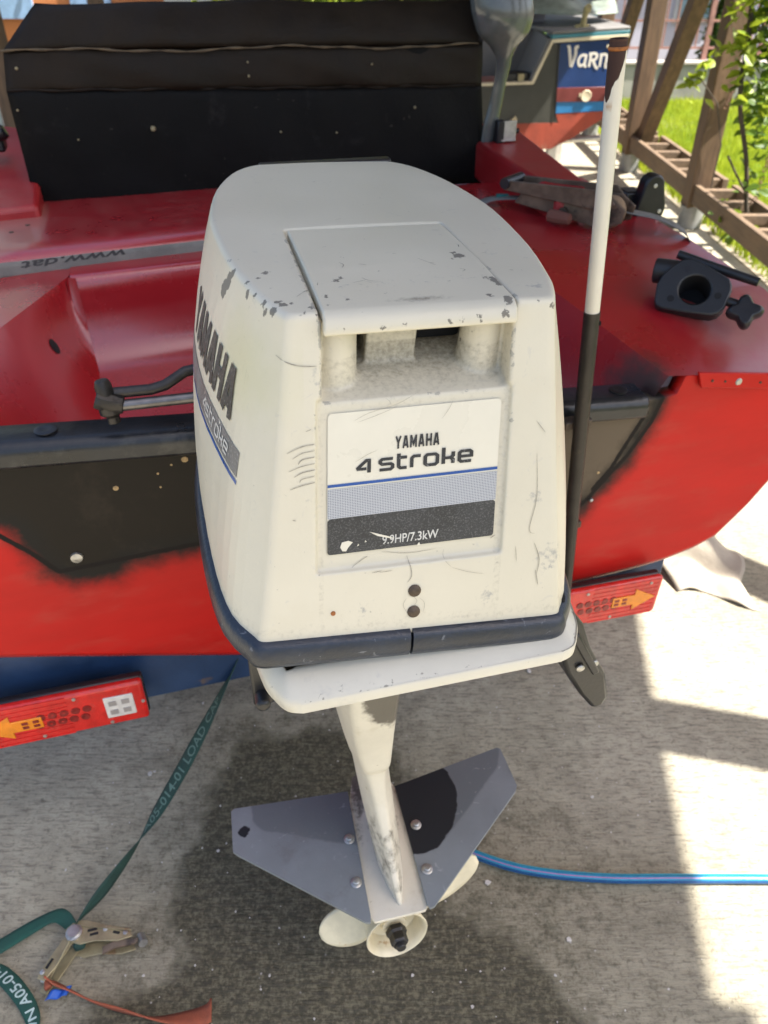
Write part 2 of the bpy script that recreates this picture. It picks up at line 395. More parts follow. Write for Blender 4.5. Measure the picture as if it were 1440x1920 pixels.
def W(x, v, h):
    if x > 0: x *= 1 + .075 * (1 - max(0, min(1, h / HC)))
    k = np.interp(h, [0, .05, .10], [.10, .05, .02]); kc = .008 + .027 * h / HC
    return (x + kc, v, .92 + h - k * x)
def BK(x, h, off=0.0, dep=.005):         # a point in the recessed rear panel
    q = (dep - off) * 1.0375
    return W(x, vback(h) + q, h)
def fine_ring(h):
    R0 = cowl_ring(h); n = len(R0) // 2
    right = catmull([(R0[0][0], R0[0][1])] + R0[1:n], 3)
    left = [(-a, b) for a, b in right][::-1]
    return [tuple(p) for p in right] + [tuple(p) for p in left]
hs = [0, .03, .06, .09, .12, .15, .18, .21, .24, .265, .287, .29]
mb = MB(); rings = []
for h in hs:
    rg = fine_ring(h)
    if h == .29: rg = [(x * .984, v + (.0022 if v < .1 else -.003)) for x, v in rg]
    rings.append([(x, v, h) for x, v in rg])
mb.loft(rings)
me = mb.mesh('cowl_base')
base = bpy.data.objects.new('cowl_base', me); COL.objects.link(base)
tmp = [base]
SX = -.004
def cutter(mbx, op, name):
    m_ = mbx.mesh(name); o_ = bpy.data.objects.new(name, m_); COL.objects.link(o_); tmp.append(o_)
    q = base.modifiers.new(name, 'BOOLEAN'); q.object = o_; q.operation = op; q.solver = 'EXACT'; return o_
cutter(MB().prism([(SX - .082, -.2, .200), (SX - .082, -.035, .2125), (SX - .082, .055, .238), (SX - .082, .055, .414), (SX - .082, -.2, .414)], (.164, 0, 0)), 'DIFFERENCE', 'slot')                 # intake slot, open at the top under the lid
cutter(MB().box((SX, .07, .343), (.169, .32, .120)), 'DIFFERENCE', 'lidbed')                     # bed the lid lies in
c15 = Matrix.Rotation(-math.atan2(.08, HC), 3, 'X')
cc = Vector((SX - .001, vback(.153) - .0235, .153))
cutter(MB().box(cc, (.172, .056, .160), c15), 'DIFFERENCE', 'panelbed')
cutter(MB().box((SX + .002, .115, .257), (.112, .16, .038)), 'DIFFERENCE', 'airhole')
cutter(MB().box((.0, .56, .291), (.172, .06, .012)), 'DIFFERENCE', 'frontnotch')
cutter(MB().cyl((SX - .066, .02, .215), (SX - .066, .02, .280), .021, .017), 'UNION', 'pillarL')
cutter(MB().cyl((SX + .066, .026, .215), (SX + .066, .026, .280), .021, .017), 'UNION', 'pillarR')
cutter(MB().box((SX - .014, .055, .250), (.046, .05, .062)), 'UNION', 'blockM')
q = base.modifiers.new('vox', 'REMESH'); q.mode = 'VOXEL'; q.voxel_size = .0019; q.use_smooth_shade = True
q = base.modifiers.new('sm', 'SMOOTH'); q.factor = .5; q.iterations = 2
dg = bpy.context.evaluated_depsgraph_get()
me = bpy.data.meshes.new_from_object(base.evaluated_get(dg))
for o_ in tmp: bpy.data.objects.remove(o_)
P = verts_np(me).astype(float)
Nn = np.empty(len(P) * 3, dtype=np.float32); me.vertices.foreach_get('normal', Nn); Nn = Nn.reshape(-1, 3)
E_ = np.empty(len(me.edges) * 2, dtype=np.int32); me.edges.foreach_get('vertices', E_); E_ = E_.reshape(-1, 2)
curv = np.zeros(len(P)); dv = P[E_[:, 1]] - P[E_[:, 0]]; dn = Nn[E_[:, 1]] - Nn[E_[:, 0]]
cv = np.einsum('ij,ij->i', dv, dn) / (np.einsum('ij,ij->i', dv, dv) + 1e-12)
np.maximum.at(curv, E_[:, 0], cv); np.maximum.at(curv, E_[:, 1], cv)
for _ in range(2):
    acc = np.zeros(len(P)); cnt = np.zeros(len(P))
    np.add.at(acc, E_[:, 0], curv[E_[:, 1]]); np.add.at(acc, E_[:, 1], curv[E_[:, 0]]); np.add.at(cnt, E_[:, 0], 1); np.add.at(cnt, E_[:, 1], 1)
    curv = .5 * curv + .5 * acc / np.maximum(cnt, 1)
x, v, h = P[:, 0], P[:, 1], P[:, 2]
edge = np.clip(curv / 220., 0, 1) * np.where(h > .1, 1.0, .6)
edge *= np.where((h > .2) & (v < .2) & (x < -.07), .74, np.where((h > .19) & (v < .12), .62, .42))
chips = [(-.151, .13, .277, .012), (-.155, .136, .268, .013), (-.148, .124, .285, .009), (-.139, .073, .284, .008), (-.139, .086, .289, .006), (-.133, .058, .287, .006), (-.1286, .0376, .288, .0065), (-.124, .02, .288, .009), (-.128, .03, .283, .006), (-.12, .103, .29, .0075), (-.128, .091, .29, .005),
         (-.117, .031, .29, .0065), (-.1137, .024, .29, .0075), (-.107, .025, .29, .005), (.115, -.004, .285, .009), (.121, .002, .281, .007), (.1524, .1, .288, .0035), (-.10, .005, .288, .0055), (-.0925, .012, .29, .006), (-.09, .002, .287, .005), (-.0895, -.005, .276, .004), (.135, .06, .289, .004), (.1, .0, .288, .004),
         (-.0755, -.072, .0286, .0), (-.09, -.055, .14, .003), (-.0885, -.05, .12, .0035), (-.0885, -.06, .07, .003), (.129, .003, .272, .006), (-.12, .0, .235, .0035), (.085, -.02, .235, .005), (.086, -.012, .255, .0045), (.045, .024, .25, .005), (.14, -.05, .10, .004), (.138, -.052, .085, .0035), (.139, -.055, .06, .003)]
ch = np.full(len(P), -.02)
for a, b, c_, r_ in chips: ch = np.maximum(ch, r_ * (.8 if r_ > .01 else .66) - np.sqrt((x - a) ** 2 + (v - b) ** 2 + (h - c_) ** 2) - .001)
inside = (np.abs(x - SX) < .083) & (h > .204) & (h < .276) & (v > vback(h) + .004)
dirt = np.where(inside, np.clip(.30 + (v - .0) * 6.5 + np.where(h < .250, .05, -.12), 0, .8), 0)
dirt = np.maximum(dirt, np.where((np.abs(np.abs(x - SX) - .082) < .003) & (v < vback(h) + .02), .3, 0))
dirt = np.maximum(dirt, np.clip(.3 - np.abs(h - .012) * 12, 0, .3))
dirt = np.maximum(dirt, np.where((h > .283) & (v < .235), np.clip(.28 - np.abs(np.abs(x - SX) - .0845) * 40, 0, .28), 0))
scf = np.zeros(len(P))
for a, b, c_, r_ in [(-.085, -.012, .24, .035), (-.098, -.05, .14, .03), (-.11, .0, .23, .04), (.11, -.05, .12, .03), (-.12, .03, .25, .04), (.07, -.075, .03, .03), (.128, -.06, .06, .05), (-.07, .02, .29, .03), (.11, .03, .29, .03), (-.05, -.077, .03, .03)]:
    scf = np.maximum(scf, .60 * np.clip(1 - np.sqrt((x - a) ** 2 + (v - b) ** 2 + (h - c_) ** 2) / r_, 0, 1))
x = np.where(x > 0, x * (1 + .075 * (1 - np.clip(h / HC, 0, 1))), x)
kk = np.interp(h, [0, .05, .10], [.10, .05, .02])
crown = .0035 * np.clip((h - .27) / .02, 0, 1) * (1 - (x / .16) ** 2)
Q = np.stack([x + .008 + .027 * h / HC, v, .92 + h - kk * x + crown], 1).astype(np.float32)
me.vertices.foreach_set('co', Q.ravel()); me.update()
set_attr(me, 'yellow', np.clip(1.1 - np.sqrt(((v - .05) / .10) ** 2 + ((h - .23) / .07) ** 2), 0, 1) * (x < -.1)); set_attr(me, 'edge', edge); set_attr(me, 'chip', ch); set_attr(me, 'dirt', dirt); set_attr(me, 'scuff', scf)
me.materials.clear()
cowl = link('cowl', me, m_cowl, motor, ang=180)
bvh = BVHTree.FromPolygons([Vector(p) for p in Q], [tuple(p.vertices) for p in me.polygons])

MB().box(W(SX + .002, .066, .257), (.122, .012, .044)).build('duct_shade', m_dark, motor)  # near-black plate in the air hole, also standing in for shade under lid
# lid of the intake, with its own worn front lip
lid = MB()
lp = [(-.012, .2765), (-.0125, .281), (-.008, .2895), (.0, .2935), (.10, .2958), (.2225, .2935), (.2235, .2845), (.0, .2845), (-.002, .2765)]
xs = np.linspace(-.0818, .0818, 42); rr_ = []
def lid_prof(n=8):
    out = []
    for a, b in zip(lp, lp[1:] + lp[:1]):
        k = max(1, int(math.hypot(b[0] - a[0], b[1] - a[1]) / .004))
        out += [(a[0] + (b[0] - a[0]) * i / k, a[1] + (b[1] - a[1]) * i / k) for i in range(k)]
    return out
LPF = lid_prof()
for xx in xs: rr_.append([W(SX + xx, v_, h_) for v_, h_ in LPF])
lid.loft(rr_)
lo = lid.build('cowl_lid', m_cowl, motor, bevel=.0016, ang=50)
P2 = verts_np(lo.data).astype(float); lx = P2[:, 0] - .034; lv = P2[:, 1]; lh = P2[:, 2] - .92
ch = np.full(len(P2), -.02)
for a, b, r_ in [(.064, .1085, .009), (.061, .118, .006), (.054, .10, .0045), (-.047, .128, .0045), (-.045, .122, .003), (-.0625, .0624, .0065), (-.057, .07, .005), (.0755, .044, .008), (.0765, .033, .007), (.07, .05, .005), (-.071, -.0086, .006), (-.038, -.0105, .0055), (-.019, -.0116, .0045), (.0676, -.011, .007), (.073, .0, .009), (.06, .01, .006), (.03, -.012, .006), (.0, -.006, .0045), (.045, -.013, .006), (-.06, .02, .004), (-.077, .03, .005), (-.078, .012, .005), (.012, .09, .003), (-.02, .08, .003), (.02, -.014, .0065), (.01, -.014, .005)]:
    ch = np.maximum(ch, r_ * .72 - np.sqrt((lx - a) ** 2 + ((lv - b) * .75) ** 2 + ((lh - (.283 if b < -.003 else .294)) * (1.0 if b < .02 else .3)) ** 2) - .001)
set_attr(lo.data, 'chip', ch)
set_attr(lo.data, 'edge', np.where((lv < .004) & (lh > .283), .34, 0.0) + np.where((lv < -.008) & (lh < .275), .45, 0))
set_attr(lo.data, 'dirt', np.clip(.85 - np.hypot((lx - .0) / .055, (lv - .012) / .012), 0, 1) * .9)
set_attr(lo.data, 'scuff', .42 * np.clip(1 - np.abs(lv - .05) / .12, 0, 1))

# black handle strip at the front top edge, rivets, rubber seal band, tray
MB().box(W(.006, .535, .2892), (.182, .020, .0095)).build('handle_strip', m_black, motor, bevel=.003)
for hh in (.043, .022):
    vv = vback(hh); mb = MB(); n_ = Vector((0, -1, .27)).normalized()
    mb.lathe([(.0062, -.002), (.0062, .0012), (.0045, .0026), (.0, .003)], Vector(W(.0015, vv, hh)), n_, 16); mb.build('rivet', m_rivet, motor)
def band_path(h, out):
    rg = fine_ring(max(0, h)); n = len(rg) // 2
    def off(pts):
        A = np.array(pts); T = np.gradient(A, axis=0); T /= np.linalg.norm(T, axis=1)[:, None]
        return A + np.stack([T[:, 1], -T[:, 0]], 1) * out
    rt = off([(.0012, rg[0][1])] + rg[:n]); rt[0, 0] = .0012
    rt = np.vstack([rt, [(.0012, rt[-1, 1])]])
    return rt
prof = [(-.004, .005), (.003, .004), (.0065, .000), (.0088, -.009), (.0085, -.017), (.0055, -.0235), (.000, -.0255), (-.006, -.024)]
for side in (1, -1):
    rows = [[W(side * a, b, hh) for a, b in band_path(0, o_)] for o_, hh in prof]
    n = len(rows[0]); mb = MB()
    secs = [[rows[k][i] for k in range(len(prof))] for i in range(n)]
    mb.loft(secs); mb.build('rubber_band', m_rubber, motor, ang=50)
def tray_ring(ins, vb=-.103):
    st = [(0, .150), (.015, .162), (.045, .170), (.1, .178), (.2, .184), (.32, .184), (.44, .172), (.54, .145), (.60, .10)]
    sx = ins * .42
    pr = [(.135, vb + ins), (.150 - ins * .15, vb + .006 + ins * .75), (.161 - ins * .38, vb + .022 + ins * .45)] + [(a - sx, vb + d) for d, a in st[2:]] + [(.05, vb + .61 - ins)]
    pr = [tuple(p) for p in catmull(pr, 4)]
    return pr + [(-a, b) for a, b in pr][::-1]
mb = MB(); rows = []
for ins, z in [(.040, .858), (.004, .8595), (.0005, .8625), (.0, .874), (.0012, .8762), (.0035, .8775), (.029, .8885), (.032, .8895), (.035, .8885), (.037, .882), (.040, .862)]:
    rows.append([(a * .975 + .029, b, z + .004 * math.sin(a * 9) * (1 if z < .877 else .3)) for a, b in tray_ring(ins)])
mb.loft(rows, caps=False)
tr = mb.build('lower_tray', m_tray, motor, ang=40, recalc=True)
P2 = verts_np(tr.data); set_attr(tr.data, 'edge', np.where((np.abs(P2[:, 2] - .876) < .004), .38, 0))
mb = MB(); mb.loft([[(a + .027, b, z) for a, b in tray_ring(.046)] for z in (.861, .912)]); mb.build('inner_pan', m_dark, motor)

# rear sticker, flat print on the recessed panel
def sheet(name, m, x0, x1, h0, h1, off, rad=.004, parent=motor, attrs=False):
    n = 6; pts = []
    for cx, cy, a0 in ((x1 - rad, h1 - rad, 0), (x0 + rad, h1 - rad, 90), (x0 + rad, h0 + rad, 180), (x1 - rad, h0 + rad, 270)):
        for i in range(n + 1):
            a = R(a0 + 90 * i / n); pts.append((cx + rad * math.cos(a), cy + rad * math.sin(a)))
    if rad < 1e-4: pts = [(x0, h0), (x1, h0), (x1, h1), (x0, h1)]
    mb = MB(); mb.v = [BK(a, b, off) for a, b in pts]; mb.f = [tuple(range(len(pts)))]
    o = mb.build(name, m, parent, recalc=False)
    if attrs: set_attr(o.data, 'px', [a for a, b in pts]); set_attr(o.data, 'py', [b for a, b in pts])
    return o
X0, X1 = SX - .0765, SX + .0775; H0, H1 = .085, .210
plate = sheet('rear_sticker', m_stk, X0, X1, H0, H1, .0009)
hb = lambda f: H0 + (H1 - H0) * f
sheet('blue_stripe', m_blue, X0, X1, hb(.497), hb(.517), .0014, 0, plate)
sheet('dotted_band', m_half, X0, X1, hb(.272), hb(.484), .0014, 0, plate, True)
sheet('black_band', m_band, X0, X1, hb(.0), hb(.270), .0013, .003, plate)
def bk_word(name, strokes, width, x0, x1, h0, h1, m, off):
    mb = MB(); place_word(mb, strokes, width, lambda s, t, k: BK(x0 + (x1 - x0) * s, h0 + (h1 - h0) * t, off + k * .00003)); mb.build(name, m, plate, recalc=False, smooth=False)
st, wd = word('bold', 'YAMAHA', .2, .2); bk_word('brand_lettering', st, wd, SX - .0165, SX + .0225, hb(.722), hb(.808), m_ink, .0014)
st, wd = word('tech', '4  stroke', .22, .26); bk_word('model_lettering', st, wd, SX - .050, SX + .0535, hb(.580), hb(.662), m_ink, .0014)
V, F, sz = font_mesh('9.9HP/7.3kW', .012, .0)
mb = MB(); mb.add([BK(SX - .026 + .052 * p[0] / sz[0], hb(.035) + hb(.0) * 0 + .0085 * p[1] / sz[1], .0017) for p in V], F); mb.build('power_lettering', m_wink, plate, recalc=False, smooth=False)
def scratches(lines, fn, name, m, parent, wd=.0007):
    mb = MB()
    for k, L in enumerate(lines):
        ww = L[-1] if isinstance(L[-1], float) else wd; L = [p for p in L if not isinstance(p, float)]
        V, F = strip2d([tuple(p) for p in catmull(L, 4)], ww, sub=.02)
        n = len(V) // 2
        for i in range(n):
            ta = math.sin(math.pi * min(1, max(0.04, i / max(1, n - 1)))) ** .5; c_ = (V[2 * i] + V[2 * i + 1]) / 2
            V[2 * i] = c_ + (V[2 * i] - c_) * ta * .55; V[2 * i + 1] = c_ + (V[2 * i + 1] - c_) * ta * .55
        mb.add([fn(p[0], p[1], .0002 + .00002 * k) for p in V], F)
    return mb.build(name, m, parent, recalc=False, smooth=False, kind='stuff')
scratches([[(-.058, .203), (-.045, .2085), (-.02, .214), (-.002, .2225)], [(-.055, .2015), (-.04, .2055), (-.021, .2115)], [(-.03, .219), (-.027, .2165), (-.026, .2135)], [(.02, .198), (.026, .206), (.029, .213)], [(-.056, .168), (-.045, .1735), (-.036, .1765)]],
          lambda a, b, o: BK(a, b, .0019 + o), 'scratch', m_scr, plate, .0006)
mb = MB()
for k_, L_ in enumerate([[(X0 + .0135, H0 + .003), (X0 + .017, H0 + .0025), (X0 + .019, H0 + .006), (X0 + .023, H0 + .0105), (X0 + .019, H0 + .0125), (X0 + .013, H0 + .0115), (X0 + .0115, H0 + .007)], [(X0 + .038, H0 + .0185), (X0 + .044, H0 + .0165), (X0 + .055, H0 + .0125), (X0 + .062, H0 + .0095), (X0 + .056, H0 + .0105), (X0 + .046, H0 + .0135)], [(X0 + .027, H0 + .006), (X0 + .029, H0 + .007), (X0 + .028, H0 + .0085)], [(X0 + .034, H0 + .009), (X0 + .036, H0 + .0095), (X0 + .0345, H0 + .011)], [(X0 + .083, H0 + .0), (X0 + .0865, H0 + .0), (X0 + .085, H0 + .003)]]):
    mb.add([BK(a, b, .0021 + .00003 * k_) for a, b in L_], [tuple(range(len(L_)))])
mb.build('worn_spot', m_stk, plate, recalc=False, smooth=False, kind='stuff')
mb = MB(); q_ = W(-.0755, vback(.0286) - .0006, .0286); mb.lathe([(.0026, -.001), (.002, .0006), (0, .0008)], q_, (0, -1, .27), 9); mb.build('rust_spot', mat('orange rust', (.36, .12, .025), .7, var=.4, vs=200), motor)
def onback(a, b, o):
    hit = bvh.ray_cast(Vector(W(a, -.4, b)), Vector((0, 1, 0)))
    p = hit[0] if hit[0] is not None else Vector(W(a, vback(b), b)); return (p.x, p.y - .0004 - o, p.z)
scr = []
for i in range(7): scr.append([(-.116 + (.0047 * i) % .013, .183 - .0052 * i), (-.103, .1875 - .0055 * i), (-.0905, .1885 - .0054 * i), .0013 if i % 2 else .0018])
scr += [[(-.1226, .2587), (-.105, .253), (-.09, .2516), .0016], [(-.058, .07), (-.047, .077), (-.043, .079), .0013], [(-.03, .082), (-.005, .0775), (.022, .0785), .0009], [(-.006, .075), (-.003, .066), (-.002, .058), (-.006, .052), .0015],
        [(.028, .077), (.028, .07), (.035, .062), .0006], [(.035, .062), (.05, .056), (.066, .052), .0006], [(-.04, .066), (-.03, .067), .0014], [(-.033, .0655), (-.02, .066), .001], [(.108, .16), (.111, .12), (.106, .09), (.112, .085), .0011], [(.105, .19), (.115, .178), .001],
        [(.112, .076), (.118, .06), (.116, .045), .0014], [(.115, .05), (.119, .035), .0016], [(.094, .075), (.096, .06), .0009], [(.071, .082), (.076, .085), .0016], [(-.112, .125), (-.109, .124), .0014], [(-.1, .2), (-.095, .2015), .0012], [(.0, .038), (.004, .033), (.0, .027), .0006], [(-.006, .037), (-.009, .03), (-.004, .02), .0006], [(.006, .036), (.011, .03), (.01, .02), .0006]]
scratches(scr, onback, 'scratch', m_scr, motor)
def ontop(a, b, o):
    hit = bvh.ray_cast(Vector((a + .034, b, 1.4)), Vector((0, 0, -1))); z = hit[0].z if hit[0] is not None else 1.21
    return (a + .034, b, max(z, (.92 + .2958 + .0003 - .02 * a) if abs(a - SX) < .0765 and b < .2235 and b > -.008 else 0) + .0005 + o)
scratches([[(-.052, .105), (-.049, .098), (-.052, .09), .0018], [(-.035, .098), (-.028, .094), .0015], [(.022, .105), (.03, .09), (.034, .083), .0012], [(.03, .09), (.034, .089), .0016], [(.002, .122), (.006, .1215), .0016],
           [(-.094, .045), (-.086, .053), (-.078, .056), .0025], [(-.1, .037), (-.094, .045), .0012], [(.10, .07), (.104, .069), .0022], [(-.04, .062), (-.036, .055), (-.03, .05), .0014], [(-.05, .05), (-.036, .056), .0012], [(.052, .07), (.056, .066), (.052, .062), .0016],
           [(.09, .12), (.096, .122), .001], [(.1, .15), (.106, .149), .001], [(-.06, .15), (-.055, .152), .0008], [(.06, .19), (.068, .186), .0009], [(-.03, .25), (-.022, .252), .0009], [(.07, .14), (.073, .135), .0009]], ontop, 'scratch', m_scr, motor)

# lettering wrapped onto the left flank
def flank(q):
    """four 3-D corners (tl, tr, br, bl) -> fn(s, t, layer)"""
    tl, tr_, br, bl = [Vector(p) for p in q]
    def fn(s, t, k, off=.0006):
        p = (tl * (1 - s) + tr_ * s) * t + (bl * (1 - s) + br * s) * (1 - t)
        hit = bvh.find_nearest(p)
        return hit[0] + hit[1] * (off + k * .00003)
    return fn
FL = lambda v_, z: (-.16, v_, z)
def quadz(v0, v1, z0, z1): return flank([FL(v0, z1), FL(v1, z1), FL(v1, z0), FL(v0, z0)])
fn = quadz(.247, .034, 1.112, 1.161)
st, wd = word('bold', 'YAMAHA', .15, .235); mb = MB(); place_word(mb, st, wd, lambda s, t, k: fn(s, t, k + 2)); mb.build('brand_lettering', m_ink, motor, recalc=False, smooth=False)
def flank_patch(name, m, v0, v1, z0, z1, off, parent=motor, nu=40, nv=4, curve=0):
    f2 = quadz(v0, v1, z0, z1); mb = MB(); mb.grid(lambda a, b: f2(a, b, 0, off), nu, nv); return mb.build(name, m, parent, recalc=False)
gb = flank_patch('grey_band', m_gband, .30, -.004, 1.072, 1.0975, .0005)
flank_patch('blue_stripe', m_blue, .30, -.006, 1.0655, 1.0692, .0005)
f3 = quadz(.125, .026, 1.078, 1.090); st, wd = word('tech', '4stroke', .17, .2); mb = MB(); place_word(mb, st, wd, lambda s, t, k: f3(s, t, k, .0009)); mb.build('model_lettering', m_wink, gb, recalc=False, smooth=False)
f4 = quadz(.2, .0, 1.11, 1.18)
scratches([[(.45, .9), (.55, .78), (.7, .66), (.86, .6), .004], [(.42, .88), (.53, .74), (.68, .62), .003], [(.5, .95), (.52, .8), .002], [(.88, 1.0), (.885, .8), .002], [(.93, .95), (.94, .7), .002], [(.8, 1.05), (.81, .95), .002], [(.97, .9), (.965, .6), .0015]],
          lambda a, b, o: f4(a, b, 0, .0011 + o), 'scratch', m_scr, motor)

# ---- leg, plates, gearcase
def legring(z, vb, vf, hb_, hm, uc, n=7):
    pts = [(-hb_, vb), (hb_, vb), (hb_ * .4 + hm * .6, vb + (vf - vb) * .16), (hm, vb + (vf - vb) * .34), (hm, vb + (vf - vb) * .6), (hm * .75, vb + (vf - vb) * .85), (hm * .3, vf), (-hm * .3, vf), (-hm * .75, vb + (vf - vb) * .85), (-hm, vb + (vf - vb) * .6), (-hm, vb + (vf - vb) * .34), (-(hb_ * .4 + hm * .6), vb + (vf - vb) * .16)]
    return [(a + uc, b, z) for a, b in pts]
mb = MB(); rows = []
for z, vb, vf, hb_, hm, uc in [(.87, -.01, .22, .056, .07, .008), (.80, .0, .21, .046, .056, .002), (.76, .012, .20, .036, .048, -.003), (.70, .022, .20, .030, .046, -.006), (.62, .036, .20, .026, .042, -.004), (.555, .049, .20, .022, .036, .000), (.515, .055, .20, .0185, .032, .003), (.497, .062, .195, .014, .028, .003)]:
    rows.append(legring(z, vb, vf, hb_, hm, uc))
mb.loft(rows); leg = mb.build('leg_housing', m_white, motor, ang=70)
def dens(o, cuts=6, sm=0):
    b = bmesh.new(); b.from_mesh(o.data); bmesh.ops.subdivide_edges(b, edges=b.edges, cuts=cuts, use_grid_fill=True)
    for _ in range(sm): bmesh.ops.smooth_vert(b, verts=b.verts, factor=.5, use_axis_x=True, use_axis_y=True, use_axis_z=True)
    if sm:
        for f_ in b.faces: f_.smooth = True
    b.to_mesh(o.data); b.free(); return verts_np(o.data)
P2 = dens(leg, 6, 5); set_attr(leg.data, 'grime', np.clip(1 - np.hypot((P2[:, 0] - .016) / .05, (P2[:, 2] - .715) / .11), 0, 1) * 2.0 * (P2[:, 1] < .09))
mb = MB(); rows = []
for z, vb, hb_, hm, vf in [(.492, .068, .013, .028, .20), (.46, .070, .0105, .026, .20), (.42, .064, .0085, .025, .20), (.37, .040, .0065, .024, .20), (.33, .012, .005, .022, .20), (.30, -.012, .0038, .021, .20), (.27, -.022, .003, .02, .20)]:
    rows.append(legring(z, vb, vf, hb_, hm, .004 + (.49 - z) * .08))
mb.loft(rows); sk = mb.build('strut', m_white, motor, ang=70)
P2 = dens(sk, 3, 2); set_attr(sk.data, 'grime', np.clip(.55 - np.abs(P2[:, 2] - .33) * 4, 0, .45))
PZ = .276
mb = MB(); pl = [(-.030, -.024), (-.022, -.036), (.056, -.036), (.067, -.024), (.066, .16), (.05, .215), (.02, .235), (-.008, .215), (-.024, .16)]
mb.prism([(a, b, PZ - .006) for a, b in pl], (0, 0, .006)); plt = mb.build('cavitation_plate', m_white, motor, bevel=.002)
P2 = dens(plt, 8); set_attr(plt.data, 'grime', np.clip(.58 - np.abs(np.abs(P2[:, 0] - .02) - .018) * 18, 0, .5) * (P2[:, 1] > -.02) + np.where(P2[:, 1] > .13, .3, 0))
wl_ = [(-.021, .186), (-.213, .196), (-.2185, .192), (-.2205, .120), (-.213, .112), (-.036, -.036), (-.029, -.038), (-.027, -.030)]
wr_ = [(.060, .178), (.256, .209), (.262, .205), (.264, .128), (.258, .118), (.070, -.036), (.063, -.037), (.060, -.030)]
for pts, sg in ((wl_, -1), (wr_, 1)):
    lift = lambda a: .03 * max(0, abs(a - .02) - .06) * (1.2 if sg > 0 else .1)
    mb = MB(); b = bmesh.new()
    vs = [b.verts.new((a, c, 0)) for a, c in pts]; f_ = b.faces.new(vs); bmesh.ops.triangulate(b, faces=[f_]); bmesh.ops.subdivide_edges(b, edges=b.edges, cuts=14, use_grid_fill=True)
    top = bmesh.ops.extrude_face_region(b, geom=list(b.faces))
    for g in top['geom']:
        if isinstance(g, bmesh.types.BMVert): g.co.z += .0055
    bmesh.ops.recalc_face_normals(b, faces=b.faces)
    for q_ in b.verts: q_.co.z += PZ + .0006 + lift(q_.co.x)
    me = bpy.data.meshes.new('hydrofoil_wing'); b.to_mesh(me); b.free()
    P2 = verts_np(me)
    if sg > 0:
        set_attr(me, 'wet', poly_sd(P2[:, :2], [tuple(q) for q in catmull([(.04, .20), (.12, .215), (.150, .195), (.160, .155), (.153, .115), (.130, .078), (.095, .052), (.05, .055), (.04, .12), (.04, .20)], 5)][:-1]))
        set_attr(me, 'film', poly_sd(P2[:, :2], [(.05, .3), (.3, .3), (.245, .17), (.15, .09), (.10, .05), (.05, .06)]))
    else:
        d1 = .010 - np.hypot(P2[:, 0] + .200, (P2[:, 1] - .150)) * 1.0; d2 = .018 - np.hypot((P2[:, 0] + .095) * .8, (P2[:, 1] - .188) * 1.1)
        set_attr(me, 'wet', np.minimum(np.maximum(d1 * .9, -.03), .0)*0 + d1)
        set_attr(me, 'film', np.maximum(poly_sd(P2[:, :2], [(-.19, .3), (.0, .3), (.0, .08), (-.06, .098), (-.13, .13), (-.17, .145), (-.185, .165)]), d2))
    wing = link('hydrofoil_wing', me, m_foil, motor, bevel=.0015, ang=40)
    for bx, by in ([(-.035, .099), (-.038, .026)] if sg < 0 else [(.077, .099), (.0745, .022)]):
        z0 = PZ + .0006 + .0055 + lift(bx)
        mb = MB(); mb.lathe([(.0088, -.001), (.0088, .0012), (.0078, .0018), (.0060, .0022), (.0060, .0062), (.0048, .0076), (.0, .008)], (bx, by, z0), (0, 0, 1), 24); mb.build('bolt', m_steel, wing)
# gearcase torpedo and propeller: axis tipped a little
AX = Vector((.06, -1, .16)).normalized(); HUB = Vector((.016, -.024, .192))
mb = MB(); mb.lathe([(.0, -.27), (.018, -.262), (.034, -.235), (.042, -.19), (.044, -.13), (.043, -.095)], HUB + Vector((0, 0, -.0)), AX, 28); mb.build('gearcase', m_white, motor)
mb = MB(); mb.prism([(.012, .06, PZ - .004), (.012, .17, PZ - .004), (.012, .19, .17), (.012, .09, .17)], (.016, 0, 0)); mb.build('gearcase_neck', m_white, motor, bevel=.004)
mb = MB(); mb.prism([(.014, .06, .17), (.014, .17, .17), (.014, .15, .07), (.014, .12, .05)], (.008, 0, 0)); mb.build('skeg', m_white, motor, bevel=.002)
prop = bpy.data.objects.new('propeller', None); COL.objects.link(prop); prop.parent = motor; prop.location = HUB
mb = MB(); mb.lathe([(.040, -.09), (.043, -.07), (.0455, -.02), (.049, -.004), (.0505, .0), (.0495, .0015), (.0465, .000), (.043, -.010), (.040, -.03), (.022, -.034), (.021, -.02), (.0195, -.016), (.0, -.016)], (0, 0, 0), AX, 40); mb.build('hub', m_prop, prop, ang=50)
mb = MB(); mb.lathe([(.017, -.020), (.017, -.012), (.0145, -.008), (.0145, .004), (.0125, .007), (.0, .007)], AX * .010, AX, 6); mb.cyl(AX * .014, AX * .024, .008, .0075, 14); mb.build('prop_nut', m_dark if False else m_black, prop, bevel=.001, ang=25)
a_ = AX.cross(Vector((0, 0, 1))).normalized(); b_ = a_.cross(AX)       # a_: sideways, b_: upwards
for ang in (197, 17, 285):
    er = a_ * -math.cos(R(ang)) * -1 + b_ * math.sin(R(ang)); er = (Vector((1, 0, 0)) * math.cos(R(ang)) + b_ * math.sin(R(ang))).normalized(); et = AX.cross(er)
    RB_ = .165 if ang == 17 else .121
    def blade(s, t):
        r_ = .036 + (RB_ - .036) * s
        ch_ = .031 * math.sqrt(max(0.0, 1 - ((s - .45) / .56) ** 2)) + .004 * (1 - s)
        q_ = (t - .5) * 2 * ch_; pit = R(38 - 14 * s) if ang != 17 else R(-14)
        return er * r_ + et * (q_ * math.cos(pit) + .01 * s) + AX * (q_ * math.sin(pit) - .048 - .012 * s)
    mb = MB(); mb.grid(blade, 18, 10); o_ = mb.build('blade', m_prop, prop, recalc=True, ang=80, solid=.0042, bevel=0)
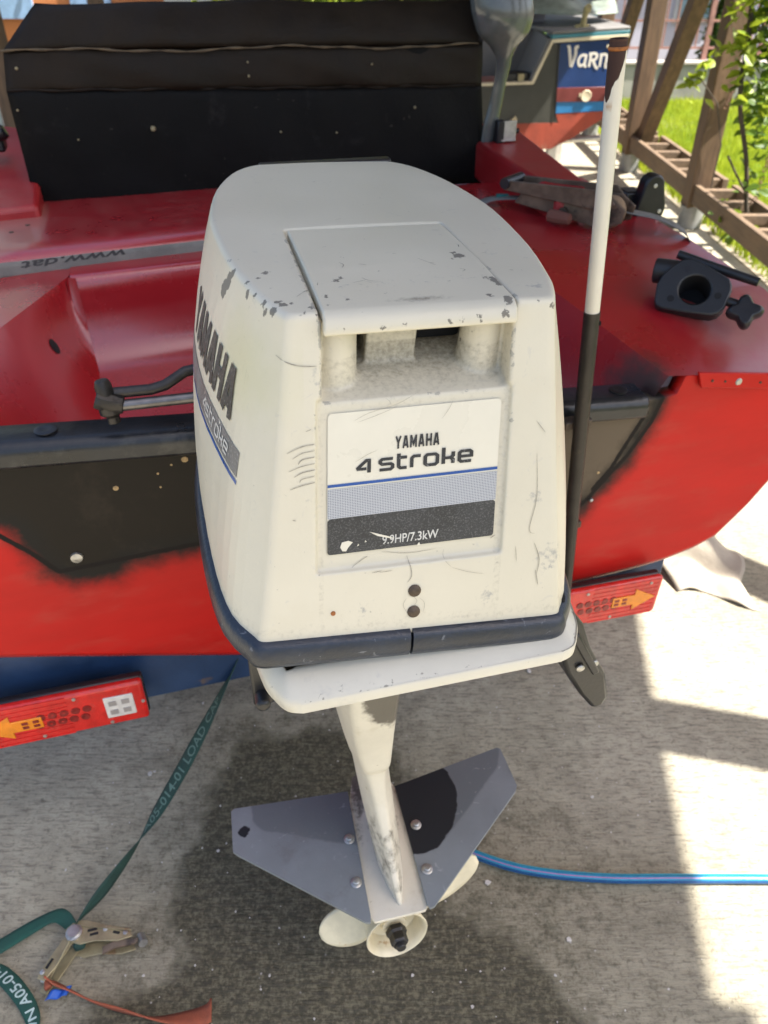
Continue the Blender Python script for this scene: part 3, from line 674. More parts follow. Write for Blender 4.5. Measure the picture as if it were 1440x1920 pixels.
# clamp bracket to the transom, swivel head, dark fittings below the tray, lever on the starboard side
mb = MB(); mb.box((.02, .255, .74), (.15, .10, .20)).box((.02, .33, .80), (.19, .055, .13)).cyl((.02, .235, .62), (.02, .235, .84), .04); mb.build('clamp_bracket', m_black, motor, bevel=.008)
mb = MB(); mb.prism([(-.152, .05, .70), (-.125, .05, .70), (-.122, .05, .785), (-.15, .05, .81)], (0, .04, 0)); mb.cyl((-.14, .03, .72), (-.14, .06, .72), .009); mb.build('tilt_lock', m_black, motor, bevel=.004)
mb = MB(); mb.prism([(.205, .0, .80), (.222, .0, .83), (.245, .0, .80), (.262, .0, .755), (.292, .0, .70), (.303, .0, .655), (.298, .0, .638), (.284, .0, .636), (.262, .0, .668), (.236, .0, .715)], (-.004, .03, .0))
lev = mb.build('lever', m_black, motor, bevel=.005)
for p in ((.250, -.002, .727), (.268, -.002, .731)):
    MB().lathe([(.0055, 0), (.0055, .002), (.004, .003), (0, .0034)], p, (0, -1, 0), 14).build('screw', m_steel, lev)
MB().bar((.232, -.004, .79), (.272, -.004, .715), .010, .006, (0, 1, 0)).build('lever_rib', m_black, lev, bevel=.002)
mb = MB(); mb.lathe([(.008, 0), (.008, .012), (.005, .014), (0, .015)], (.095, -.04, .853), (0, 0, -1), 12); mb.build('drain_plug', m_black, motor)
MB().box((-.036, -.005, .835), (.018, .03, .03)).build('water_outlet', m_prop, motor, bevel=.006)
# steering link: two rods to a knuckle left of the motor
def w2m(p):
    q = Vector(p) - Vector(MROOT); return Matrix.Rotation(-MYAW, 3, 'Z') @ q
BROOT = (0, 1.08, 0); BYAW = R(16)
def b2w(u, v, z): return Matrix.Rotation(BYAW, 3, 'Z') @ Vector((u, v, z)) + Vector(BROOT)
def b2m(u, v, z): return w2m(b2w(u, v, z))
link_ = bpy.data.objects.new('steering_link', None); COL.objects.link(link_); link_.parent = motor
MB().tube([b2m(-.405, -.01, .948), b2m(-.345, -.01, .946), b2m(-.325, -.008, .949), b2m(-.295, .0, .962), b2m(-.2, .02, .965), b2m(-.05, .06, .962)], .0078, 12).build('rod', m_rod, link_)
MB().tube([b2m(-.395, -.02, .932), b2m(-.05, -.02, .926)], .0082, 14).build('rod', mat('bright worn steel rod', (.16, .15, .145), .32, metal=.8, var=.3, vs=40), link_)
mb = MB(); mb.lathe([(.009, -.03), (.012, -.022), (.012, .0), (.016, .004), (.016, .018), (.009, .024), (.009, .034), (0, .036)], b2m(-.405, -.015, .94), (.1, -.1, -1), 14); mb.tube([b2m(-.42, -.015, .945), b2m(-.40, -.018, .936), b2m(-.385, -.02, .932)], [.014, .016, .012], 10); mb.build('knuckle', m_rod, link_, bevel=.001)
# ------------------------------------------------------------------ red boat (local frame: x starboard, y towards the bow, z up)
boat = empty('motorboat', BROOT, BYAW, label='red fibreglass motorboat with black seat back standing on a blue trailer', cat='boat')
UC = .07
DB = [(0, .372), (.34, .385), (.55, .408), (.63, .428), (.68, .455), (.72, .505), (.75, .57), (.80, .70), (.845, .80)]
ZB = [(-.80, .80), (-.775, .60), (-.74, .515), (-.671, .49), (-.591, .469), (-.508, .445), (-.421, .421), (-.329, .395), (-.271, .379), (-.1, .366), (.1, .366), (.25, .378), (.407, .393), (.499, .396), (.561, .400), (.622, .408), (.683, .424), (.729, .445), (.785, .515), (.819, .569), (.87, .70), (.915, .79)]
def zbot(u): return float(np.interp(u, *zip(*ZB)))
def ztop(u): return float(np.interp(u, [-.775, -.74, .505, .545, .555, .74, .92], [.80, .885, .802, .806, .842, .822, .800]))
mb = MB(); us = np.linspace(-.775, .914, 170); NZ = 44
mb.grid(lambda a, b: (-.775 + 1.689 * a, 0.0, zbot(-.775 + 1.689 * a) + (max(ztop(-.775 + 1.689 * a), zbot(-.775 + 1.689 * a) + .002) - zbot(-.775 + 1.689 * a)) * b), 380, 100)
# transom wall with a turned-in thickness
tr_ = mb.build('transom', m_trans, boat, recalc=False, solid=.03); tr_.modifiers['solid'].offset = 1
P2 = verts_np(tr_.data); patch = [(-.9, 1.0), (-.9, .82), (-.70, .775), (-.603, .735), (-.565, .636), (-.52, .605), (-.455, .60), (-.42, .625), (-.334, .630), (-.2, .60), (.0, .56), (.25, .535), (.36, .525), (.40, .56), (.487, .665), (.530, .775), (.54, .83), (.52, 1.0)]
bare_ = poly_sd(P2[:, [0, 2]], patch); set_attr(tr_.data, 'bare', bare_); set_attr(tr_.data, 'bare_bounce', np.where(P2[:, 0] > .15, bare_, -1))
def seg_d(Pn, pts): 
    d = np.full(len(Pn), 9.)
    for a, b in zip(pts[:-1], pts[1:]):
        a = np.array(a); b = np.array(b); t = np.clip(((Pn - a) @ (b - a)) / ((b - a) @ (b - a)), 0, 1); d = np.minimum(d, np.linalg.norm(Pn - a - t[:, None] * (b - a), axis=1))
    return d
cr = np.minimum(seg_d(P2[:, [0, 2]], [(.517, .80), (.505, .755), (.47, .69), (.43, .64), (.40, .60), (.36, .57)]), seg_d(P2[:, [0, 2]], [(.49, .775), (.455, .70), (.44, .665), (.41, .625)]))
cr = np.minimum(cr, seg_d(P2[:, [0, 2]], [(-.62, .75), (-.57, .69), (-.54, .645), (-.46, .648), (-.3, .655), (-.1, .655)]))
set_attr(tr_.data, 'crack', .0045 - cr)
# hull shell
def hsec(v):
    wf = np.interp(v, [0, 1.4, 2.4, 3.2, 3.7], [1, 1, .86, .5, .06]); lift = np.interp(v, [0, 1.5, 2.6, 3.7], [0, .0, .10, .42])
    pts = [(d, z) for d, z in DB]; L = [(UC + (u - UC) * wf, v, z + lift * (1 if z < .55 else .35)) for u, z in ZB]
    return L
mb = MB(); secs = [hsec(v) for v in np.linspace(.004, 3.7, 24)]; n = len(secs[0])
for s_ in secs: mb.v += [tuple(p) for p in s_]
for i in range(len(secs) - 1):
    for k in range(n - 1): mb.f.append((i * n + k, i * n + k + 1, (i + 1) * n + k + 1, (i + 1) * n + k))
mb.build('hull', m_red, boat, recalc=False, solid=.008)
def ip(pts, t):
    A = np.array(pts, float); return np.array([np.interp(t, A[:, 0], A[:, k]) for k in (1, 2, 3)])
def ruled(name, A, B, nu, nv, m, crown=0, solid=.006, sag=0, parent=boat, attrs=None):
    mb = MB()
    def f(s, t):
        p = ip(A, t) * (1 - s) + ip(B, t) * s; p[2] += crown * math.sin(math.pi * s) ; return p
    mb.grid(f, nu, nv); o = mb.build(name, m, parent, recalc=False, ang=30)
    if attrs:
        P_ = verts_np(o.data)
        for k, fn_ in attrs.items(): set_attr(o.data, k, fn_(P_))
    return o
soot = lambda P_: .085 - np.sqrt(((P_[:, 0] - .475) * .9) ** 2 + ((P_[:, 1] - .03) * .8) ** 2 + ((P_[:, 2] - .80) * .9) ** 2)
cr_R = [(0, .515, -.004, .846), (.2, .462, .2, .882), (.46, .402, .46, .921), (1, .39, 1.0, .934)]
out_R = [(0, .915, -.004, .802), (.12, .885, .12, .856), (.22, .868, .22, .888), (.5, .858, .5, .915), (1, .86, 1.0, .93)]
glare_fade = lambda P_: np.clip((P_[:, 0] - .50) * 3.2, 0, .62) * np.clip(1.15 - P_[:, 1], 0, 1)  # pinkish veil imitating sky glare, stronger outboard and aft
ruled('side_deck', cr_R, out_R, 24, 50, m_red, crown=.002, attrs=dict(faded=glare_fade, soot=soot))
wb_R = [(0, .477, .03, .70), (.2, .432, .2, .703), (.46, .377, .46, .71), (1, .372, 1.0, .90)]
ruled('well_side', cr_R, wb_R, 24, 40, m_red, crown=0, attrs=dict(soot=soot))
# left: crease, deck and well wall
cr_L = [(0, -.742, .0, .888), (.1, -.70, .1, .90), (.386, -.592, .386, .908), (.65, -.492, .65, .900), (1, -.49, 1.0, .90)]
out_L = [(0, -.775, .0, .86), (.12, -.76, .12, .875), (.5, -.76, .5, .89), (1, -.76, 1.0, .885)]
ruled('side_deck', cr_L, out_L, 10, 40, m_red, crown=.004)
def fl_z(v): return float(np.interp(v, [.0, .3, .5, .555, .59, .61, .625, .632], [.700, .705, .712, .720, .742, .775, .83, .90]))
def fl_u(v): return float(np.interp(v, [.0, .03, .35, .56, .632], [-.475, -.472, -.466, -.468, -.478]))
def wl_f(s, t):
    tt = .632 * t; a = ip(cr_L, min(tt * 1.03, .65)); b = np.array([fl_u(tt), max(tt, .03), fl_z(tt)])
    p = a * (1 - s) + b * s; p[0] -= .012 * math.sin(math.pi * s); return p
mb = MB(); mb.grid(wl_f, 20, 60); wlo = mb.build('well_side', m_red, boat, recalc=False, ang=50)
mb = MB(); c_ = np.array(wl_f(.42, .74)); a_1 = np.array(wl_f(.50, .74)) - c_; b_1 = np.array(wl_f(.42, .80)) - c_
a_1 /= np.linalg.norm(a_1); b_1 /= np.linalg.norm(b_1); n_1 = np.cross(a_1, b_1); n_1 /= np.linalg.norm(n_1); n_1 *= np.sign(n_1 @ np.array([.6, -.6, .4]))
ring = [tuple(c_ + a_1 * .016 * math.cos(x_) + b_1 * .013 * math.sin(x_) + n_1 * .0015) for x_ in np.linspace(0, 2 * math.pi, 20)[:-1]]
mb.v = ring; mb.f = [tuple(range(len(ring)))]; mb.build('drain_hole', m_dark, boat, recalc=False)
pf = [(.72, .903), (.66, .902), (.64, .897), (.632, .88), (.629, .85), (.625, .82), (.615, .785), (.60, .755), (.575, .730), (.54, .717), (.48, .711), (.40, .708), (.25, .705), (.10, .703), (.035, .702)]
pfc = catmull(pf, 5)
def panel(a, b):
    q = pfc[int(round(b * (len(pfc) - 1)))]; ul = fl_u(min(q[0], .632)) - (.012 if q[1] > .84 else 0) * (q[1] - .84) / .06; ur = float(np.interp(q[0], [0, .2, .46, .7], [.475, .43, .375, .372]))
    return (ul + (ur - ul) * a, q[0] + .07 * a * (q[0] > .3) * min(1, (q[0] - .3) / .3), q[1])
mb = MB(); mb.grid(panel, 30, len(pfc) - 1); mb.build('well_front', m_red, boat, recalc=False, ang=60)
MB().box((-.02, .34, .66), (1.0, .60, .02)).build('well_floor', mat('dark well floor', (.05, .006, .006), .5), boat)
# black transom cap with light worn edge
mb = MB(); sec = [(-.022, -.034), (-.024, -.006), (-.014, .006), (.034, .008), (.044, .002), (.044, -.036)]
mb.loft([[(u, v_, .847 - .0747 * u + dz) for v_, dz in sec] for u in np.linspace(-.80, .478, 40)])
capm = mat('black transom cap', (.012, .013, .016), .30, var=.4, vs=10, bump=.2, bs=60, layers=[dict(ns=12, lo=.58, hi=.7, amp=.3, nscale=60, col=(.05, .048, .045), op=.7)])
capo = mb.build('transom_cap', capm, boat, bevel=.006, seg=3)
for u in (-.50, .43): MB().lathe([(.016, .0), (.016, .002), (.011, .0035), (.005, .002), (0, .002)], (u, .012, .847 - .0747 * u + .0075), (0, 0, 1), 20).build('cap_bolt', m_black, boat)
for u, z, r_ in ((-.508, .668, .010), (.41, .60, .004), (-.20, .72, .006)):
    MB().lathe([(r_, 0), (r_ * .9, .004), (0, .006)], (u, 0.0, z), (0, -1, 0), 12).build('transom_bolt', m_steel, boat)
chipm = mat('pale paint fleck', (.45, .30, .14), .7, var=.4, vs=200)
mb = MB()
for u, z, r_ in ((-.425, .785, .005), (-.36, .80, .0022), (-.338, .812, .0022), (-.317, .818, .006), (-.29, .775, .005), (-.36, .775, .002), (.415, .66, .0032), (-.25, .70, .006), (-.26, .645, .003)):
    mb.lathe([(r_, -.0005), (r_ * .8, .0008), (0, .001)], (u, 0, z), (0, -1, 0), 7)
mb.build('paint_fleck', chipm, boat, kind='stuff')
# strip along the after edge of the deck, with screws
mb = MB(); mb.prism([(.572, -.003, .848), (.73, -.003, .825), (.915, -.003, .802), (.915, -.003, .770), (.74, -.003, .792), (.585, -.003, .816)], (0, -.007, 0)); sp = mb.build('deck_edge_strip', m_trans, boat, bevel=.002)
set_attr(sp.data, 'bare', [-1] * len(sp.data.vertices)); set_attr(sp.data, 'crack', [-1] * len(sp.data.vertices))
for u, z, r_, m_ in ((.604, .828, .0025, m_rivet), (.632, .823, .0022, m_rivet), (.662, .818, .007, m_steel), (.71, .810, .0025, m_rivet)):
    MB().lathe([(r_, 0), (r_ * .8, .002), (0, .0025)], (u, -.010, z), (0, -1, 0), 12).build('strip_screw', m_, sp)
# thwart
ts = [(1.16, .90), (1.16, .932), (.76, .936), (.72, .933), (.700, .924), (.690, .908), (.688, .87), (.70, .865)]
def thw(u, v_, z): return (u, v_ + .11 * (u + .66), z)
mb = MB(); mb.loft([[thw(u, a, b) for a, b in ts] for u in np.linspace(-.98, .46, 60)]); to = mb.build('thwart', m_red, boat, ang=40, bevel=0)
bm = bmesh.new(); bm.from_mesh(to.data); bmesh.ops.subdivide_edges(bm, edges=[e for e in bm.edges if e.calc_length() > .1], cuts=16, use_grid_fill=True); bm.to_mesh(to.data); bm.free()
P2 = verts_np(to.data); set_attr(to.data, 'faded', np.clip(poly_sd(P2[:, :2], [(-1, 1.2), (-.57, 1.1), (-.555, .95), (-.56, .80), (-.63, .72), (-1, .66)]) * 30 + .5, 0, 1) * 1.0 * (P2[:, 2] > .92) + .42 * (P2[:, 2] > .93)); set_attr(to.data, 'soot', [-1.] * len(P2))
for u, v_ in ((-.615, .87), (-.585, .915)): MB().lathe([(.006, 0), (.005, .002), (0, .0025)], thw(u, v_, .934), (0, 0, 1), 10).build('thwart_screw', m_rivet, boat)
# seat back
def zr(u, z): return z - .026 * (u + .58)
def slab(name, m, pts, dv, puff=0, nu=40, nz=12, bevel=.008, thick=.10):
    """pts: left-bottom, right-bottom, right-top, left-top as (u, v, z); puffed front face"""
    lb, rb, rt, lt = [np.array(p) for p in pts]; mb = MB()
    ph = rng.uniform(0, 6, 6)
    def f(a, b):
        p = (lb * (1 - a) + rb * a) * (1 - b) + (lt * (1 - a) + rt * a) * b
        w_ = puff * (math.sin(math.pi * a) ** .35) * (math.sin(math.pi * b) ** .5) + .004 * math.sin(a * 9 + ph[4]) * math.sin(b * 2.6 + a * 7 + ph[5]) + .002 * math.sin(a * 31 + ph[0] + 4 * b) * math.sin(b * 3.1 + ph[1]) + .0015 * math.sin(a * 67 + ph[2])
        return (p[0], p[1] - w_, p[2] + (.003 * math.sin(a * 11 + ph[3]) + .0022 * math.sin(a * 23 + ph[3])) * (b > .9) * (name == 'seat_top_roll'))
    mb.grid(f, nu, nz); o = mb.build(name, m, seat, recalc=False, ang=60, solid=thick); o.modifiers['solid'].offset = 1; return o
seat = bpy.data.objects.new('seat_back', None); COL.objects.link(seat); seat.parent = boat
slab('seat_panel', m_vinyl, [(-.585, 1.135, .915), (.648, 1.175, .89), (.618, 1.185, 1.143), (-.585, 1.145, 1.180)], 0, .012, 60, 20)
slab('seat_strip', m_vinyl2, [(-.585, 1.143, 1.178), (.618, 1.183, 1.141), (.614, 1.190, 1.238), (-.572, 1.150, 1.258)], 0, .006, 60, 10)
slab('seat_top_roll', m_vinyl2, [(-.572, 1.147, 1.258), (.614, 1.187, 1.238), (.64, 1.24, 1.336), (-.485, 1.20, 1.346)], 0, .022, 60, 14)
MB().prism([(-.585, 1.145, .915), (.63, 1.185, .89), (.61, 1.195, 1.23), (.62, 1.245, 1.328), (-.482, 1.205, 1.336), (-.57, 1.155, 1.25)], (0, .13, 0)).build('seat_core', m_vinyl, seat, bevel=.01)
for z0, z1, m_, rr_2 in ((1.2575, 1.238, m_seam, .0022), (1.179, 1.142, m_vinyl2, .0025)):
    pts = [(-.583 + 1.18 * t, 1.137 + .04 * t + (.004 if z0 < 1.2 else .0), z0 + (z1 - z0) * t + .004 * math.sin(t * 14) * (z0 > 1.2) + .0015 * math.sin(t * 47)) for t in np.linspace(0, 1, 60)]
    MB().tube(pts, [rr_2 * (1 + .5 * math.sin(i * 1.7)) for i in range(60)], 6).build('seam', m_, seat)
fm = mat('pale debris fleck', (.30, .25, .14), .8, var=.4, vs=300); mb = MB()
for px_, zz, r_ in ((-.55, 1.225, .004), (-.02, 1.22, .003), (-.02, 1.19, .0035), (.30, 1.205, .003), (-.27, 1.085, .007), (-.45, 1.07, .0025), (.2, 1.05, .003), (-.57, 1.14, .003), (.42, 1.10, .004), (.05, 1.06, .003)):
    mb.lathe([(r_, -.003), (r_ * .7, .002), (0, .003)], (px_, 1.137 + .035 * (px_ + .58) - .011, zz), (0, -1, .2), 7)
mb.build('lint', fm, seat, kind='stuff')
# coamings
cw = mat('worn maroon coaming', (.34, .016, .018), .42, var=.15, vs=5, bump=.06, bs=60, layers=[dict(ns=7, lo=.5, hi=.75, amp=.3, nscale=40, col=(.30, .06, .05), op=.6)])
MB().prism([(.612, 1.32, 1.004), (.80, 1.32, 1.004), (.695, .655, 1.000), (.640, .628, .995), (.600, .634, .992)], (0, 0, -.10)).build('coaming', cw, boat, bevel=.012, seg=3)
MB().prism([(-.56, .99, .96), (-.575, 1.55, 1.03), (-.95, 1.75, 1.05), (-.95, .95, .95)], (0, 0, -.10)).build('coaming', cw, boat, bevel=.012, seg=3)
mb = MB(); mb.box((.692, 1.165, 1.008), (.045, .05, .006)).box((.692, 1.145, 1.032), (.045, .006, .05)).box((.712, 1.165, 1.03), (.005, .045, .045)); hb_ = mb.build('hinge_bracket', m_steel, boat, bevel=.001)
MB().cyl((.682, 1.150, 1.03), (.725, 1.150, 1.03), .007).build('hinge_pin', m_black, boat)
MB().box((.668, 1.155, 1.03), (.022, .03, .06)).build('screen_clamp', m_black, boat, bevel=.004)
# grey folded form in place of a motor behind the seat; pale screen left
scrm = mat('glossy grey motor form', (.095, .105, .10), .16, var=.3, vs=9, bump=.35, bs=14, coat=.4)
pth = catmull([(.640, 1.17, 1.002), (.648, 1.17, 1.05), (.658, 1.17, 1.10), (.665, 1.165, 1.16), (.668, 1.16, 1.20), (.66, 1.155, 1.25), (.652, 1.15, 1.31), (.64, 1.17, 1.40)], 5)
wdt = np.interp(np.linspace(0, 1, len(pth)), [0, .12, .4, .60, .68, .75, .85, 1], [.018, .022, .018, .022, .040, .072, .086, .088])
mb = MB(); rows = []
for p, r_ in zip(pth, wdt):
    rows.append([tuple(p + np.array([r_ * math.cos(a) * (1 + .05 * math.sin(3 * a)), .45 * r_ * math.sin(a), .0])) for a in np.linspace(0, 2 * math.pi, 19)[:-1]])
mb.loft(rows); mb.build('side_piece', scrm, boat, ang=80)
gs = mat('pale green translucent sheet', (.42, .50, .42), .3, var=.15, vs=6, bump=.3, bs=12)
mb = MB(); mb.grid(lambda a, b: (-.66 - .35 * a, 1.45 + .5 * a + .03 * math.sin(5 * a + 2 * b), 1.03 + .42 * b), 14, 10); mb.build('side_piece', gs, boat, recalc=False, solid=.004)
mb = MB(); mb.box((-.665, 1.30, 1.045), (.05, .06, .04)).cyl((-.70, 1.28, 1.04), (-.63, 1.28, 1.075), .018); mb.build('screen_clamp', m_black, boat, bevel=.006)
# pole socket fixed to the transom, with its lugs
PA = Vector((.288, -.05, 1.356)); PB_ = Vector((.3590, -.05, .400)); PM = PA + (PB_ - PA) * .369
ps = MB(); ps.lathe([(.0108, 0), (.0126, 0), (.0126, (PB_ - PM).length), (.0, (PB_ - PM).length)], PM, PB_ - PM, 20); pso = ps.build('pole_socket', m_tube, boat)
for z in (.80, .58):
    q = PA + (PB_ - PA) * ((1.356 - z) / .956); MB().box((q.x, -.022, z), (.05, .045, .014)).build('socket_lug', m_rivet, boat, bevel=.002)
MB().lathe([(.0035, -.001), (.0035, .001), (0, .0012)], PM + (PB_ - PM) * .03 + Vector((.0125, -.006, 0)), (.9, -.4, 0), 10).build('socket_hole', m_dark, boat)

# white painted pole standing in the socket
pole = MB(); L_ = (PM - PA).length + .08; mb.v = []
mb = MB(); dirp = (PB_ - PA).normalized(); a_2 = dirp.cross(Vector((0, 1, 0))).normalized(); b_2 = dirp.cross(a_2)
nr = 26; nl = 90; V = []; rst = []; stk = []
for i in range(nl + 1):
    d = L_ * i / nl
    for k in range(nr):
        an = 2 * math.pi * k / nr; r_ = .0112
        p = PA + dirp * d + a_2 * (r_ * math.cos(an)) + b_2 * (r_ * math.sin(an)); V.append(p)
        side = p.x - (PA + dirp * d).x; toC = -(p.y - (PA + dirp * d).y)
        rst.append(max(.033 - side * 2.8 + .004 * math.sin(an * 5) - d, .009 - d))
        stk.append(max(0, 1 - abs(side - .0055) / .0012) * (toC > 0) + .75 * max(0, 1 - abs(d - .072) / .02) * (side < -.005) * (toC > 0))
    if i < nl:
        for k in range(nr): mb.f.append((i * nr + k, i * nr + (k + 1) % nr, (i + 1) * nr + (k + 1) % nr, (i + 1) * nr + k))
mb.v = [b2w(*p) for p in V]
mb.v = [tuple(p) for p in mb.v]
po = mb.build('pole', m_pole, None, label='white painted rust streaked pole standing upright in a dark tube on the boat stern', cat='pole', ang=50)
set_attr(po.data, 'rust', rst); set_attr(po.data, 'streak', stk)
mb = MB(); mb.lathe([(.0113, .0005), (.0113, -.002), (.008, -.002), (.008, .03), (0, .03)], PA, dirp, 26); mb.v = [tuple(b2w(*p)) for p in mb.v]; mb.build('pole_rim', m_rust, po)
mb = MB(); mb.lathe([(.0118, .006), (.0125, .008), (.0118, .0105)], PA, dirp, 26); mb.f = [f for f in mb.f if len(f) == 4]; mb.v = [tuple(b2w(*p)) for p in mb.v]; mb.build('rust_ring', mat('orange rust', (.36, .12, .025), .7, var=.4, vs=200), po, recalc=False, solid=.0006)

# ------------------------------------------------------------------ blue trailer
trailer = empty('boat_trailer', BROOT, BYAW, label='dark blue boat trailer carrying the red motorboat, with red light bars', cat='trailer')
top = [(u, zbot(u) - .006) for u in np.linspace(-.62, .64, 40)]
mb = MB(); mb.prism([(-1.05, .012, .30), (.63, .012, .30), (.63, .012, .415)] + [(a, .012, b) for a, b in top[::-1]] + [(-.70, .012, .475), (-1.05, .012, .475)], (0, .05, 0)); mb.build('cross_beam', m_tblue, trailer, bevel=.003, ang=20)
for u in (-.35, .45): MB().box((u, 1.6, .33), (.06, 3.0, .07)).build('frame_rail', m_tblue, trailer, bevel=.004)
MB().box((.05, 1.75, .26), (1.5, .07, .07)).build('axle', m_tblue, trailer)
for u in (-.68, .78):
    wh = bpy.data.objects.new('wheel', None); COL.objects.link(wh); wh.parent = trailer
    MB().lathe([(.17, -.07), (.24, -.075), (.27, -.05), (.275, 0), (.27, .05), (.24, .075), (.17, .07)], (u, 1.75, .275), (1, 0, 0), 32).build('tyre', m_rubber, wh)
    MB().lathe([(.175, -.06), (.16, -.03), (.05, -.02), (.05, .03), (.16, .03), (.175, .06)], (u, 1.75, .275), (1, 0, 0), 24).build('rim', m_steel, wh)
MB().tube([(.05, 3.0, .33), (.05, 4.4, .33)], .04, 10).build('drawbar', m_tblue, trailer)
MB().lathe([(.02, 0), (.02, .3), (.06, .3), (.06, .36), (0, .36)], (.05, 4.2, .36), (0, 0, -1), 16).build('jockey_wheel', m_black, trailer)
def light_bar(cu, length, zc, sgn, roll):
    """sgn: -1 left bar (arrow outboard = left), +1 right bar"""
    lb = bpy.data.objects.new('light_bar', None); COL.objects.link(lb); lb.parent = trailer; lb.location = (cu, -.035, zc); lb.rotation_euler = (0, roll, 0)
    hL = length / 2
    MB().box((0, .006, -.001), (length + .003, .020, .097)).build('housing', m_black, lb, bevel=.006)
    MB().box((0, -.008, 0), (length, .016, .096)).build('lens', m_lens, lb, bevel=.006, seg=3)
    mb = MB()
    for k in range(9):
        for z in (-.044 + .011 * k,): mb.box((sgn * .06, -.0163, z), (.15, .0015, .0035))
    mb.build('lens_rib', m_lens, lb)
    ax = hL - .062
    pts = [(ax - .05, -.013), (ax + .0, -.013), (ax + .0, -.028), (ax + .05, 0), (ax + .0, .028), (ax + .0, .013), (ax - .05, .013)]
    mb = MB(); mb.prism([(sgn * a, -.0155, b) for a, b in pts], (0, -.003, 0)); ar = mb.build('arrow_lens', m_amber, lb, bevel=.001)
    mb = MB()
    for i in range(2):
        for j in range(2): mb.box((sgn * (ax - .04 + .018 * i), -.0188, -.005 + .010 * j), (.010, .001, .006))
    mb.build('arrow_led', m_led, lb, kind='stuff')
    for i in range(5):
        for j in range(2):
            MB().lathe([(.0075, -.0003), (.0075, .001), (.005, .0012), (0, .0004)], (sgn * (ax - .125 + .019 * i + .006 * j), -.0163, .009 - .019 * j), (0, -1, 0), 12).build('led', m_led, lb)
    rx = -sgn * (hL - .044)
    MB().box((rx, -.0165, 0), (.05, .004, .052)).build('reflector', m_clear, lb, bevel=.005)
    mb = MB()
    for i in range(2):
        for j in range(2): mb.box((rx - .011 + .022 * i, -.019, -.011 + .022 * j), (.013, .0012, .011))
    mb.build('reflector_led', mat('dim led', (.30, .27, .25), .3), lb, kind='stuff')
    for a, b in ((-.8, .038), (-.25, -.038), (.2, .038), (.55, -.038), (.97, .0)):
        MB().lathe([(.0035, 0), (.003, .0018), (0, .002)], (sgn * -a * hL, -.0162, b), (0, -1, 0), 10).build('screw', m_steel, lb)
    return lb
light_bar(-.600, .285, .367, -1, R(.5))
light_bar(.440, .290, .362, 1, R(2))
# ------------------------------------------------------------------ straps, ratchets, brackets on the boat
def ribbon(pts, wv, m, name, parent, th=.0016, label=None, cat=None, n=8, smooth_w=True):
    """pts: centre points; wv: width vectors at each (full width)"""
    C_ = catmull(pts, n); Wv = catmull(wv, n); mb = MB()
    for c, w_ in zip(C_, Wv): mb.v += [tuple(c - w_ / 2), tuple(c - w_ / 6), tuple(c + w_ / 6), tuple(c + w_ / 2)]
    for i in range(len(C_) - 1):
        for k in range(3): a = i * 4 + k; mb.f.append((a, a + 1, a + 5, a + 4))
    o = mb.build(name, m, parent, recalc=False, ang=70, solid=th); o.modifiers['solid'].offset = 0
    return o, C_, Wv
strap = empty('ratchet_strap', BROOT, BYAW, label='grey webbing strap with greasy rusty ratchet lying across the red boat', cat='ratchet strap')
sp_ = [(-1.0, .642, .908), (-.66, .680, .910), (-.2, .731, .908), (.2, .775, .905), (.42, .80, .915), (.50, .80, .945), (.56, .76, .955)]
sw_ = [(0, .004, .033), (0, .004, .033), (0, .004, .033), (0, .006, .033), (.0, .02, .028), (.012, .03, .004), (.014, .030, 0)]
ribbon(sp_, sw_, m_web, 'webbing', strap)
V, F, sz = font_mesh('www.dat', .012, .25); mb = MB()
mb.add([(-.375 - .21 * p[0] / sz[0], .7135 - .111 * .21 * p[0] / sz[0] - .0025, .9275 - .0006 * p[0] - .018 * p[1] / sz[1]) for p in V], F); mb.build('strap_lettering', mat('faded strap ink', (.055, .055, .055), .8), strap, recalc=False, smooth=False)
rt = bpy.data.objects.new('ratchet', None); COL.objects.link(rt); rt.parent = strap; rt.scale = (1.18, 1.18, 1.18); rt.location = (.652, .625, .952); rt.rotation_euler = (0, 0, math.atan2(-.24, .17))
for s_ in (-.022, .022):
    MB().prism([(-.135, s_, -.002), (-.12, s_, .022), (-.04, s_, .020), (.02, s_, .036), (.075, s_, .040), (.105, s_, .022), (.10, s_, -.004), (.06, s_, -.02), (-.02, s_, -.012)], (0, .004, 0)).build('side_plate', m_ratch, rt, bevel=.002)
    MB().prism([(-.16, s_ * 1.25, .020), (-.15, s_ * 1.25, .040), (.06, s_ * 1.25, .052), (.085, s_ * 1.25, .03), (.06, s_ * 1.25, .014)], (0, .003, 0)).build('handle_plate', m_ratch, rt, bevel=.002)
MB().cyl((-.155, -.032, .034), (-.155, .034, .034), .011, n=14).build('handle_grip', m_black, rt)
MB().cyl((.06, -.034, .012), (.06, .036, .012), .015, n=16).build('spool', m_ratch, rt)
MB().cyl((-.02, -.03, .0), (-.02, .03, .0), .009, n=12).build('crossbar', m_rivet, rt)
MB().lathe([(.028, -.012), (.031, 0), (.028, .012)], (.065, .0, .010), (0, 1, 0), 20).build('strap_coil', mat('dirty tan webbing', (.26, .17, .10), .85, var=.3, vs=40, bump=.4, bs=200), rt, solid=.004)
mb = MB(); mb.box((-.06, 0, .028), (.16, .036, .006)); mb.build('pawl', m_ratch, rt, bevel=.002)
mb = MB(); mb.lathe([(.012, 0), (.013, .02), (.010, .045), (0, .05)], (-.04, -.045, -.006), (1, 0, 0), 10); mb.build('rag_end', mat('brown leather scrap', (.16, .06, .04), .8), rt)
ribbon([(.70, .60, .965), (.74, .56, .962), (.80, .52, .952), (.846, .485, .93), (.862, .47, .90)], [(.020, .034, 0), (.020, .034, 0), (.020, .034, .0), (.018, .034, .002), (.01, .034, .002)], m_web, 'webbing_tail', strap)
